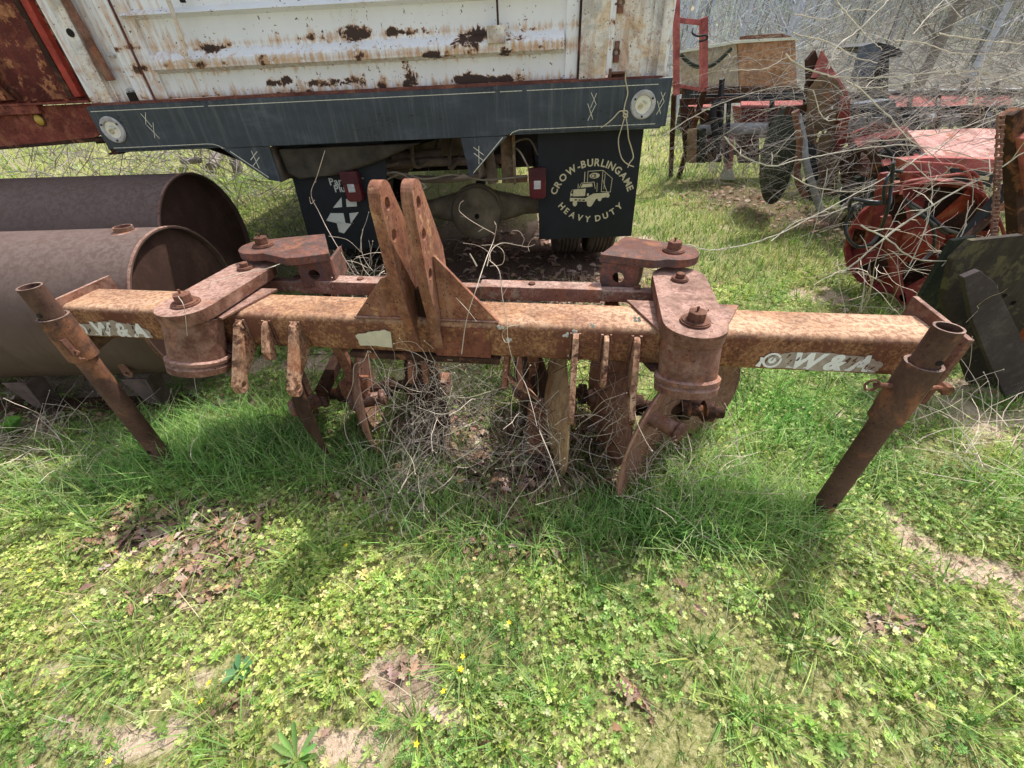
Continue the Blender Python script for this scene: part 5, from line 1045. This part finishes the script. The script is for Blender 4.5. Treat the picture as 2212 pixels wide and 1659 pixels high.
def ground_mat():
    t = NT('soil and moss', 1.0, 0, .1)
    a = t.noise(3.1, 8, .65); b = t.noise(60, 6, .75); cc_ = t.noise(.9, 4, .6)
    soil = t.ramp(t.math('ADD', t.math('MULTIPLY', a, .5), t.math('MULTIPLY', b, .5)), [(.34, (.26, .18, .13)), (.5, (.52, .40, .30)), (.66, (.70, .58, .46))])
    moss = t.ramp(b, [(.35, (.12, .12, .045)), (.5, (.25, .25, .10)), (.65, (.44, .40, .22))])
    ca = t.n.new('ShaderNodeVertexColor'); ca.layer_name = 'Col'; sp = t.n.new('ShaderNodeSeparateColor'); t.l.new(ca.outputs[0], sp.inputs[0])
    f = t.math('ADD', t.math('MULTIPLY', sp.outputs[0], 1.0), t.math('MULTIPLY', t.math('SUBTRACT', a, .5), 1.3))
    c = t.mix(t.thr(f, .42, .16), moss, soil)
    dk = t.ramp(b, [(.35, (.07, .045, .036)), (.65, (.20, .13, .10))])
    c = t.mix(sp.outputs[1], c, dk); c = t.mix(sp.outputs[2], c, t.ramp(t.noise(.6, 6, .7), [(.35, (.15, .14, .12)), (.65, (.27, .26, .225))])); t.bump(t.math('ADD', b, t.math('MULTIPLY', a, 1.5)), .8, .012); return t.out(c)
bx = bare(V[:, 0], V[:, 1]); lt = np.clip(blobs(V[:, 0], V[:, 1], LITTER), 0, 1)
far = np.clip((np.hypot(V[:, 0], V[:, 1])-6)/8, 0, 1); wood = np.clip((V[:, 1]-13)/5, 0, 1)*np.clip((V[:, 0]+4+V[:, 1]*.1)/3, 0, 1)
gcol = np.stack([np.clip(bx*(1-far)+.18*far, 0, 1), lt*(1-far), wood], -1)
tag(np_mesh('ground', V, Fq, ground_mat(), gcol, True), kind='structure')

def leafmat(name, tr=.35, rough=.55):
    m = bpy.data.materials.new(name); m.use_nodes = True; n = m.node_tree.nodes; l = m.node_tree.links; b = n['Principled BSDF']
    b.inputs['Roughness'].default_value = rough; b.inputs['Specular IOR Level'].default_value = .35
    ca = n.new('ShaderNodeVertexColor'); ca.layer_name = 'Col'; l.new(ca.outputs[0], b.inputs['Base Color'])
    if tr:
        tl = n.new('ShaderNodeBsdfTranslucent'); mx = n.new('ShaderNodeMixShader'); mx.inputs[0].default_value = tr
        hs = n.new('ShaderNodeHueSaturation'); hs.inputs['Value'].default_value = 1.25; hs.inputs['Saturation'].default_value = 1.1; l.new(ca.outputs[0], hs.inputs['Color']); l.new(hs.outputs[0], tl.inputs[0])
        l.new(b.outputs[0], mx.inputs[1]); l.new(tl.outputs[0], mx.inputs[2]); l.new(mx.outputs[0], n['Material Output'].inputs[0])
    return m
LM = leafmat('green leaf'); DM = leafmat('dead leaf', .12, .8); SM = leafmat('dry straw', .2, .8)

def sample(n, x0, x1, y0, y1, keep):
    x = rng.uniform(x0, x1, n); y = rng.uniform(y0, y1, n)
    # only what the ultra wide view can see, with a margin
    fwd = y*math.cos(PITCH)+CH*math.sin(PITCH); ok = (np.abs(x) < fwd*1.36+.25)
    p = keep(x, y); ok &= rng.random(n) < p; return x[ok], y[ok]
def instance(T, Ft, x, y, z, sc, yaw, tilt, tiltdir, col, colT=None):
    """T (k,3) template in unit size, many copies: scale, tilt, yaw"""
    N = len(x); k = len(T); P = T[None]*np.asarray(sc).reshape(N, 1, -1)
    c, s = np.cos(yaw)[:, None], np.sin(yaw)[:, None]; px, py, pz = P[..., 0]*c-P[..., 1]*s, P[..., 0]*s+P[..., 1]*c, P[..., 2]
    tx, ty = np.cos(tiltdir)[:, None], np.sin(tiltdir)[:, None]; ct, st = np.cos(tilt)[:, None], np.sin(tilt)[:, None]
    a = px*tx+py*ty; b = -px*ty+py*tx; a2 = a*ct+pz*st; z2 = -a*st+pz*ct; px, py = a2*tx-b*ty, a2*ty+b*tx
    V = np.stack([px+x[:, None], py+y[:, None], z2+z[:, None]], -1).reshape(-1, 3)
    F = (Ft[None]+(np.arange(N)*k)[:, None, None]).reshape(-1, Ft.shape[1])
    C = np.repeat(col, k, 0)
    if colT is not None: C = C*np.tile(colT, N)[:, None]
    return V, F, np.clip(C, 0, 1)
class Acc:
    def __init__(s): s.V = []; s.F = []; s.C = []; s.n = 0
    def add(s, V, F, C): s.V.append(V); s.F.append(F+s.n); s.C.append(C); s.n += len(V)
    def build(s, name, mt, label=None, cat=None, kind='stuff', group=None):
        return tag(np_mesh(name, np.concatenate(s.V), np.concatenate(s.F), mt, np.concatenate(s.C)), label, cat, group, kind)
def cols(n, pal, w=None, jit=.18, xy=None):
    pal = np.array(pal); i = rng.choice(len(pal), n, p=w); c = pal[i]*(1+rng.normal(0, jit, (n, 1)))*(1+rng.normal(0, .06, (n, 3)))
    if xy is not None:           # whole patches turn yellower or deeper green
        f = np.clip(3.2*(fbm(xy[0], xy[1], 1.7, 1)-.5)+.5, 0, 1)[:, None]; g2 = np.clip(3*(fbm(xy[0], xy[1], 4.1, 3)-.5)+.5, 0, 1)[:, None]
        c = c*((1-f)*np.array([.68, .82, .75])+f*np.array([1.12, 1.05, 1.05]))*(.82+.36*g2)
    return c
# --- templates
def leaflet(ang, L, Wd, base=.12, lift=.0, fold=.10, z=1.0):
    pts = np.array([(base*0, 0, 0), (L*.45, -Wd/2, fold*L), (L*.88, -Wd*.38, fold*L), (L*.94, 0, 0), (L*.88, Wd*.38, fold*L), (L*.45, Wd/2, fold*L)])
    pts[:, 2] += lift*pts[:, 0]; c, s = math.cos(ang), math.sin(ang); Q = pts.copy(); Q[:, 0] = pts[:, 0]*c-pts[:, 1]*s; Q[:, 1] = pts[:, 0]*s+pts[:, 1]*c; Q[:, 2] += z; return Q, np.array([(0, 1, 2, 3), (0, 3, 4, 5)])
def join(parts):
    V = []; F = []; n = 0
    for v, f in parts: V.append(v); F.append(f+n); n += len(v)
    return np.concatenate(V), np.concatenate(F)
stem = (np.array([(-.03, 0, 0), (.03, 0, 0), (.02, 0, 1), (-.02, 0, 1)]), np.array([(0, 1, 2, 3)]))
clov = join([leaflet(a, 1.0, .95, z=0, lift=.15) for a in (0, 2.09, 4.19)])
herb = join([leaflet(a, 1.0+.2*math.sin(3*a), .34, z=0, lift=.5+.2*math.cos(a*2), fold=.06) for a in np.linspace(0, 6.28, 8)[:-1]])
umb = join([leaflet(a+.5*k_, .72-.2*k_, .50, z=.25*k_, lift=.1+.5*k_, fold=.2) for k_, n_ in ((0, 5), (1, 3)) for a in np.linspace(0, 6.28, n_+1)[:-1]])
def blade(bend, L=1.0, wd=.05, n=3):
    V = []; 
    for i in range(n+1):
        t = i/n; w_ = wd*(1-t)**.7*.5+.002; V += [(bend*t*t, -w_, L*(t-.25*bend*t*t)), (bend*t*t, w_, L*(t-.25*bend*t*t))]
    return np.array(V), np.array([(2*i, 2*i+1, 2*i+3, 2*i+2) for i in range(n)])
blades = [blade(b_, 1, w_) for b_, w_ in ((.15, .05), (.5, .045), (.9, .05), (1.1, .035))]
feather = join([leaflet(a, .42, .16, z=0, lift=.2) for a in (0,)]+[(leaflet(s_*1.1, .34-.06*i, .12, z=0, lift=.2)[0]+np.array([(.2+.2*i, 0, .04*i)]), leaflet(0, 1, 1)[1]) for i in range(4) for s_ in (-1, 1)])

GRN = [(.31, .44, .10), (.40, .52, .13), (.53, .60, .20), (.22, .33, .075), (.61, .62, .27)]
DGR = [(.14, .27, .06), (.19, .34, .08), (.26, .40, .11), (.36, .46, .17)]
YGR = [(.52, .60, .20), (.60, .66, .27), (.46, .56, .17), (.62, .62, .33)]
cl = Acc(); gr = Acc()
def near_w(y): return np.clip(1.25-.22*y, .25, 1)
# clover and chickweed carpet
for tpl, n, s0, s1, h0, h1, pal, kf, til in ((clov, 230000, .004, .0105, .004, .045, GRN, lambda x, y: near_w(y)*np.clip(1.05-1.25*bare(x, y)-1.15*blobs(x, y, LITTER), .03, 1)*np.clip(3.2*(fbm(x, y, 3.3, 2)-.36), .05, 1), .5),
        (herb, 40000, .008, .026, .003, .025, GRN, lambda x, y: near_w(y)*np.clip(1.0-.9*bare(x, y)-1.0*blobs(x, y, LITTER), .04, 1)*np.clip(3*(fbm(x, y, 2.0, 3)-.38), .06, 1), .35),
        (feather, 40000, .02, .045, .01, .05, DGR, lambda x, y: near_w(y)*np.clip(1.0-.9*bare(x, y)-.5*blobs(x, y, LITTER), .05, 1)*np.clip(2.4*(fbm(x, y, 1.4, 0)-.42), .03, 1), .6)):
    x, y = sample(n, -3.6, 3.4, .18, 3.6, kf); N = len(x); z = gh(x, y)+rng.uniform(h0, h1, N)
    cl.add(*instance(tpl[0], tpl[1], x, y, z, rng.uniform(s0, s1, N), rng.uniform(0, 6.28, N), np.abs(rng.normal(0, til, N)), rng.uniform(0, 6.28, N), cols(N, pal, None, .2, (x, y))))
cl.build('clover_carpet', LM, 'low clover and chickweed leaves covering the ground', 'ground cover')
# yellow green seed heads on thin stems
ye = Acc(); x, y = sample(32000, -3.4, 3.2, .18, 3.0, lambda x, y: near_w(y)*np.clip(.9*blobs(x, y, YEL)*np.clip(2.5*(fbm(x, y, 2.6, 1)-.3), .1, 1)+.03, 0, 1)*np.clip(1.3-bare(x, y), .1, 1)); N = len(x); hh = rng.uniform(.035, .085, N); z = gh(x, y)
ye.add(*instance(umb[0], umb[1], x, y, z+hh, rng.uniform(.008, .016, N), rng.uniform(0, 6.28, N), np.abs(rng.normal(0, .5, N)), rng.uniform(0, 6.28, N), cols(N, YGR, None, .12)))
sc = np.stack([np.full(N, .035), np.full(N, .035), hh], -1)[:, None, :]; ye.add(*instance(stem[0], stem[1], x, y, z, sc, rng.uniform(0, 6.28, N), 0*hh, 0*hh, cols(N, [(.34, .38, .13)])))
ye.build('yellow_green_weeds', LM, 'pale yellow green weed heads on thin stems', 'weeds')
# grass
def add_grass(acc, n, box, kf, l0, l1, pal, w0=1.0, jit=.2, tl=.35):
    x, y = sample(n, *box, kf); N = len(x); k_ = rng.integers(0, 4, N); L = rng.uniform(l0, l1, N)
    for j, (bv, bf) in enumerate(blades):
        m = k_ == j; nn = m.sum(); Lj = L[m]; wj = w0*rng.uniform(.7, 1.3, nn)
        sc = np.stack([Lj, wj*.075, Lj], -1)[:, None, :]
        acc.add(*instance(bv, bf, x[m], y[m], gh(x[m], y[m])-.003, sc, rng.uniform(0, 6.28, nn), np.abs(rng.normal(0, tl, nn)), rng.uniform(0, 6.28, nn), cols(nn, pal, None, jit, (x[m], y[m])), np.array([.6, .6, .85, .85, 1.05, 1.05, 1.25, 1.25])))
nb = (-3.6, 3.4, .18, 3.6)
add_grass(gr, 80000, nb, lambda x, y: near_w(y)*np.clip(1-1.0*bare(x, y)-.5*blobs(x, y, LITTER), .06, 1)*np.clip(.25+1.6*(fbm(x, y, 2.4, 0)-.35), .08, 1), .025, .07, GRN)
add_grass(gr, 110000, nb, lambda x, y: np.clip(blobs(x, y, LUSH), 0, 1)*np.clip(1.1-.5*bare(x, y), .1, 1), .08, .21, [(.16, .33, .08), (.22, .42, .10), (.30, .48, .14), (.42, .54, .22)], 1.35, .25, .45)
# clumps around feet, discs, stems (tussocks)
tx = rng.uniform(-3.2, 3.0, 420); ty = rng.uniform(.3, 3.2, 420)
for a, b_ in zip(tx, ty):
    if bare(np.array([a]), np.array([b_]))[0] > .8: continue
    n = 34; xx_ = rng.normal(a, .022, n); yy_ = rng.normal(b_, .022, n); k_ = rng.integers(0, 4, n)
    for j, (bv, bf) in enumerate(blades):
        m = k_ == j; nn = int(m.sum()); Lj = rng.uniform(.05, .17, nn); sc = np.stack([Lj, np.full(nn, .10), Lj], -1)[:, None, :]
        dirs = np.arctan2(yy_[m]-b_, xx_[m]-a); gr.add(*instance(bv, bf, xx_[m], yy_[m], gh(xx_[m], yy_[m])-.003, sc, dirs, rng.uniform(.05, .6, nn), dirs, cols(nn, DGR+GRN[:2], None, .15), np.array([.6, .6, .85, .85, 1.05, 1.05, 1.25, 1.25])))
# tall lush tussocks around the hanging shanks, discs and stand feet
for (a, b_, sx, sy, n_, l0, l1) in ((-1.25, 1.50, .28, .10, 900, .14, .27), (-.85, 1.38, .16, .07, 420, .12, .24), (-1.75, 1.50, .10, .08, 260, .10, .20), (.95, 1.08, .22, .09, 800, .12, .24), (.62, 1.02, .16, .06, 420, .12, .22), (.25, 1.02, .14, .05, 300, .10, .18), (.80, 1.34, .14, .09, 420, .14, .26), (1.22, 1.02, .08, .06, 220, .10, .18), (-.45, 1.22, .14, .06, 260, .10, .18), (-2.05, 1.30, .25, .10, 420, .09, .17), (2.3, 1.05, .25, .15, 420, .08, .16)):
    xx_ = rng.normal(a, sx, n_); yy_ = rng.normal(b_, sy, n_); k_ = rng.integers(0, 4, n_)
    for j, (bv, bf) in enumerate(blades):
        m = k_ == j; nn = int(m.sum()); Lj = rng.uniform(l0, l1, nn); sc = np.stack([Lj, rng.uniform(.07, .13, nn), Lj], -1)[:, None, :]
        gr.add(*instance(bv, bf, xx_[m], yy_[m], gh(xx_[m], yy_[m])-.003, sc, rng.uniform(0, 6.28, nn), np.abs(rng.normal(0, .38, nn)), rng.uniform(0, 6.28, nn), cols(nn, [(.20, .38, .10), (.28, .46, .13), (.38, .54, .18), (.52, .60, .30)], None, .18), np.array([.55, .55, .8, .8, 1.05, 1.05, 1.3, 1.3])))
# mid and far grass
add_grass(gr, 140000, (-9, 8, 3.0, 9.0), lambda x, y: np.clip(1.0-.9*bare(x, y)-.9*blobs(x, y, LITTER), .03, 1)*np.clip(.4+1.4*(fbm(x, y, 1.1, 0)-.35), .1, 1)*np.where((x > -2.3) & (x < 1.1), .12, 1), .05, .13, DGR+GRN, 2.2)
add_grass(gr, 50000, (-26, 8, 8.0, 24), lambda x, y: np.clip(.4+1.4*(fbm(x, y, .5, 0)-.35), .1, 1), .10, .22, GRN, 6)
gr.build('grass', LM, 'short spring grass growing in uneven tufts', 'grass')
# straw
stw = Acc(); add_grass(stw, 70000, nb, lambda x, y: near_w(y)*np.clip(.35+.5*bare(x, y)+.4*(fbm(x, y, 4., 0)-.4), .1, 1), .012, .045, [(.50, .40, .27), (.62, .52, .37), (.36, .26, .18), (.28, .19, .13)], .8, .25, 1.5)
add_grass(stw, 20000, nb, lambda x, y: near_w(y)*np.clip(.12+.9*bare(x, y)+.4*blobs(x, y, LITTER)+.8*blobs(x, y, [(1.1, .95, .3, .2, 1), (.95, 1.35, .3, .2, 1.2)]), 0, 1), .05, .17, [(.66, .55, .38), (.76, .66, .50), (.52, .42, .30)], .8, .2, 1.2)
stw.build('dry_straw', SM, 'bleached dry grass stems lying among the green', 'dry grass')
# fallen oak leaves
def oak():
    n = 9; V = []; F = []
    for i in range(n+1):
        t = i/n; w_ = (.30*math.sin(math.pi*min(1, t*.95+.04))**.8)*(1.0 if i % 2 else .48); x_ = t-.5; V += [(x_, -w_, .18*w_+.10*math.sin(3*t)), (x_, 0, .10*math.sin(3*t)-.03), (x_, w_, .30*w_+.10*math.sin(3*t))]
    for i in range(n): F += [(3*i, 3*i+1, 3*i+4, 3*i+3), (3*i+1, 3*i+2, 3*i+5, 3*i+4)]
    return np.array(V), np.array(F)
oakL = oak(); dl = Acc()
BRN = [(.34, .22, .165), (.42, .29, .22), (.24, .15, .11), (.54, .41, .33), (.36, .22, .14)]
for n, box, kf, s0, s1 in ((52000, nb, lambda x, y: np.clip(1.15*blobs(x, y, LITTER)*(.4+fbm(x, y, 5., 1))-.14, 0, 1)*near_w(y)+.008+.02*bare(x, y), .030, .064), (9000, (-9, 8, 3.2, 9), lambda x, y: np.clip(blobs(x, y, LITTER), 0, 1)+.02, .06, .10)):
    x, y = sample(n, *box, kf); N = len(x); s_ = rng.uniform(s0, s1, N)[:, None]*np.stack([np.ones(N), rng.uniform(.7, 1.2, N), rng.uniform(.3, 2.0, N)], -1)
    dl.add(*instance(oakL[0], oakL[1], x, y, gh(x, y)+rng.uniform(.003, .02, N), s_[:, None, :], rng.uniform(0, 6.28, N), np.abs(rng.normal(0, .35, N)), rng.uniform(0, 6.28, N), cols(N, BRN, None, .2)))
dl.build('leaf_litter', DM, 'brown curled fallen oak leaves in drifts', 'fallen leaves')
# buttercups: each a thing
fl_m = plain('buttercup petals', (.85, .68, .03), .5, var=.08); st_m = plain('flower stem', (.2, .3, .07), .7)
proto = None
for i, (x, y, lb) in enumerate(((748, 1178, 'small yellow flower in the shaded clover left of centre'), (65, 1232, 'small yellow flower near the left edge of the lawn'), (1000, 1418, 'yellow flower just above a second one near the bottom centre'), (995, 1446, 'larger yellow flower just below another near the bottom centre'), (452, 1475, 'yellow flower in clover at lower left, farther of two'), (435, 1515, 'yellow flower in clover at lower left, nearer of two'), (958, 1494, 'tiny yellow flower beside the bare soil patch'), (900, 1607, 'yellow flower near the bottom edge, centre left'), (236, 1643, 'yellow flower at the bottom edge near the lower left corner'), (1100, 1345, 'small yellow flower right of the pale weed patch'))):
    p = wz(x, y, .05); 
    if proto is None:
        proto = thing('yellow_flower', lb, 'flower', None, 'yellow buttercups in the grass')
        b = MB()
        for k_ in range(5):
            a = k_*1.2566; b.add([(0, 0, 0), (.005*math.cos(a-.5), .005*math.sin(a-.5), .002), (.009*math.cos(a), .009*math.sin(a), .004), (.005*math.cos(a+.5), .005*math.sin(a+.5), .002)], [(0, 1, 2, 3)])
        b.lathe([(.0025, 0), (.002, .002), (.0005, .003)], None, 8); b.build('petals', fl_m, proto, recalc=False)
        b = MB(); b.tube([(.004, .003, -.052), (.001, 0, -.02), (0, 0, 0)], .0007, 4); b.build('stem', st_m, proto); o = proto
    else:
        o = proto.copy(); COL.objects.link(o); o['label'] = lb
        for ch in list(proto.children): c_ = ch.copy(); COL.objects.link(c_); c_.parent = o
    o.location = p; o.rotation_euler = (random.uniform(-.3, .3), random.uniform(-.3, .3), random.uniform(0, 6)); s_ = 1.35 if 'larger' in lb else 1.1; o.scale = (s_, s_, 1)
# broad leaved seedling near the left edge, spear leaved weed at the bottom
def weed(name, label, p, n, L, wd, lift, pal, stemh):
    A = Acc(); ls = []
    for i in range(n):
        v, f = leaflet(i*2.4, L*rng.uniform(.75, 1.1), wd, z=0, lift=lift*rng.uniform(.6, 1.4), fold=.08); v[:, 2] += stemh*(i/n); ls.append((v, f))
    v, f = join(ls); v = v+np.array([p[0], p[1], gh(p[0], p[1])+.004]); col = np.repeat(cols(n, pal, None, .12), 6, 0); o = np_mesh(name, v, f, LM, col); return tag(o, label, 'weed')
q = wz(35, 935); weed('broadleaf_seedling', 'bright broad leaved seedling on the bare ground under the near drum', q, 9, .075, .06, .6, [(.16, .34, .04)], .07)
q = wz(640, 1640); weed('rosette_weed', 'rosette of long spear shaped leaves at the bottom edge left of centre', q, 11, .085, .016, .5, [(.16, .30, .08), (.2, .36, .1)], .01)
q = wz(515, 1450); weed('rosette_weed', 'blue green rosette weed in clover at the lower left', q, 9, .055, .02, .4, [(.14, .30, .13)], .02)

# ================================================================== trees and far wood
M['bark'] = plain('grey bark', (.20, .175, .155), .95, var=.4, sc=9, bump=.5)
M['bark_pale'] = plain('hazy far bark', (.50, .52, .58), .95, var=.25, sc=2)  # haze put into the bark colour
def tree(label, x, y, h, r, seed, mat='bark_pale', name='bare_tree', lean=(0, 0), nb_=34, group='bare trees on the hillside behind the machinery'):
    rs = random.Random(seed); z0 = float(gh(x, y)); o = thing(name, label, 'tree', Matrix.Translation((x, y, z0)), group)
    b = MB(); pts = [Vector((lean[0]*t*h+rs.uniform(-.1, .1)*r*3, lean[1]*t*h+rs.uniform(-.1, .1)*r*3, t*h)) for t in np.linspace(0, 1, 8)]; b.tube(smooth_path(pts, 3), [r*(1-.8*i/22) for i in range(22)], 8); b.build('trunk', M[mat], o)
    c = MB()
    for _ in range(nb_):
        t = rs.uniform(.18, .98); i = min(6, int(t*7)); p = pts[i].lerp(pts[i+1], t*7-i); az = rs.uniform(0, 6.28); v = Vector((math.cos(az), math.sin(az), rs.uniform(.2, 1))).normalized(); L = h*rs.uniform(.12, .35)*(1.1-t*.6); P = [p.copy()]
        for j in range(6): v = (v+Vector((rs.uniform(-1, 1), rs.uniform(-1, 1), rs.uniform(-.4, 1)))*.25).normalized(); p = p+v*L/6; P.append(p.copy())
        c.tube(P, [r*.22*(1-.13*j) for j in range(7)], 3, False)
        for _k in range(5):
            j = rs.randint(1, 5); q_ = P[j].copy(); vv = Vector((rs.uniform(-1, 1), rs.uniform(-1, 1), rs.uniform(-.3, 1))).normalized(); Q = [q_.copy()]
            for m_ in range(3): vv = (vv+Vector((rs.uniform(-1, 1), rs.uniform(-1, 1), rs.uniform(-.3, 1)))*.4).normalized(); q_ = q_+vv*L*.14; Q.append(q_.copy())
            c.tube(Q, [r*.1, r*.08, r*.06, r*.03], 3, False)
    c.build('crown', M[mat], o, recalc=False, smooth=True); return o
tree('dark vine wrapped trunk right of centre of the hillside', 14.1, 17, 9, .17, 40, 'bark', nb_=40)
tree('slim leafless tree above the wagon, left of the two', 6.3, 18, 8, .09, 41); tree('leaning leafless tree above the wagon, right of the two', 8.2, 19, 8, .08, 42, lean=(.12, 0))
tree('pale thin trunk beside the truck corner', 4.9, 21, 9, .10, 43); tree('thin bare tree above the black hood', 10.2, 19, 8, .10, 44); tree('bare tree between the hood and the dark trunk', 12.0, 22, 9, .12, 45); tree('bare tree at the far right of the hillside', 18.5, 20, 9, .14, 46)
tree('weathered tree trunk standing behind the trailer', -5.3, 9.2, 4.5, .10, 47, 'bark', nb_=20, group='trees and logs behind the drums'); tree('dark trunk behind the far drum under the bumper', -3.1, 8.0, 4.0, .13, 48, 'bark', nb_=16, lean=(.15, 0), group='trees and logs behind the drums')
for lb, a, c, r in (('dark fallen log leaning under the truck bumper', (460, 375), (520, 320), .10), ('grey leaning log behind the far drum', (400, 360), (470, 440), .06)):
    P0, P1 = wz(*a), wz(*c); b = MB(); b.tube([(P0.x, P0.y, .1), ((P0.x+P1.x)/2, (P0.y+P1.y)/2, .35), (P1.x, P1.y, .6)], [r, r*.9, r*.7], 10); tag(b.build('fallen_log', M['bark'], None), lb, 'log', 'trees and logs behind the drums')
# far wood: one mass of trunks, twigs and first leaves
def wcol(n, pal, x, y):  # haze painted into the wood colours, paler and bluer to the left
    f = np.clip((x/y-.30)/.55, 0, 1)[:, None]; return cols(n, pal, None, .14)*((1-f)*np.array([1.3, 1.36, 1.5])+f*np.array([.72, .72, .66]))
wd = Acc(); N = 2300; x = rng.uniform(-60, 75, N); y = rng.uniform(24, 70, N); m = (x > -8-(y-24)*.4) | (rng.random(N) < .35); x, y = x[m], y[m]; N = len(x); z = gh(x, y); L = rng.uniform(4, 14, N)
tr_ = (np.array([(-.5, 0, 0), (.5, 0, 0), (.3, 0, 1), (-.3, 0, 1)]), np.array([(0, 1, 2, 3)]))
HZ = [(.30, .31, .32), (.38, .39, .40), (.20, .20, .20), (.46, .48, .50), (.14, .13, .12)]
wd.add(*instance(tr_[0], tr_[1], x, y, z-.1, np.stack([rng.uniform(.04, .16, N), np.ones(N), L], -1)[:, None, :], rng.normal(0, .4, N), np.abs(rng.normal(0, .04, N)), rng.uniform(0, 6.28, N), wcol(N, HZ, x, y)))
N = 260000; x = rng.uniform(-60, 75, N); y = rng.uniform(22, 62, N); m = (x > -6-(y-24)*.4) | (rng.random(N) < .3); x, y = x[m], y[m]; N = len(x); z = gh(x, y)+rng.gamma(2.0, 1.9, N)
wd.add(*instance(tr_[0], tr_[1], x, y, z-.4, np.stack([rng.uniform(.008, .03, N), np.ones(N), rng.uniform(.25, 1.3, N)], -1)[:, None, :], rng.normal(0, .6, N), np.abs(rng.normal(0, .8, N)), rng.uniform(0, 6.28, N), wcol(N, HZ+[(.36, .40, .30), (.44, .44, .32)], x, y)))
N = 26000; x = rng.uniform(-30, 60, N); y = rng.uniform(15, 40, N); m = (fbm(x, y, .18, 1) > .52) & (x > 4-(y-15)*.5); x, y = x[m], y[m]; N = len(x); z = gh(x, y)+rng.gamma(1.6, .8, N)
wd.add(*instance(leaflet(0, 1, .6, z=0)[0], leaflet(0, 1, .6, z=0)[1], x, y, z, rng.uniform(.06, .16, N), rng.uniform(0, 6.28, N), rng.uniform(0, 1.4, N), rng.uniform(0, 6.28, N), cols(N, [(.46, .50, .32), (.58, .60, .44), (.50, .52, .50)], None, .12)))
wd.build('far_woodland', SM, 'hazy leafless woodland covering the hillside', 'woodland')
# ================================================================== light and world
sd = Vector((.30, .32, .70)).normalized()
sl = bpy.data.lights.new('sun', 'SUN'); so = bpy.data.objects.new('sun', sl); COL.objects.link(so)
so.rotation_euler = sd.to_track_quat('Z', 'Y').to_euler(); so.location = sd*20
sl.energy = 5.0; sl.angle = R(.5); sl.color = (1, .95, .87)
w = bpy.data.worlds.new('World'); scene.world = w; w.use_nodes = True
nt = w.node_tree; sky = nt.nodes.new('ShaderNodeTexSky'); sky.sky_type = 'NISHITA'; sky.sun_disc = False
sky.sun_elevation = math.asin(sd.z); sky.sun_rotation = math.atan2(sd.x, sd.y); sky.dust_density = 3; sky.air_density = 1.0
hs = nt.nodes.new('ShaderNodeHueSaturation'); hs.inputs['Saturation'].default_value = .45; nt.links.new(sky.outputs[0], hs.inputs['Color'])
nt.links.new(hs.outputs[0], nt.nodes['Background'].inputs[0]); nt.nodes['Background'].inputs[1].default_value = .24
scene.view_settings.view_transform = 'Standard'; scene.view_settings.look = 'None'; scene.view_settings.exposure = 0
scene.cycles.max_bounces = 6; scene.cycles.diffuse_bounces = 3; scene.cycles.transparent_max_bounces = 8

scene.cycles.use_adaptive_sampling = True; scene.cycles.adaptive_threshold = .03
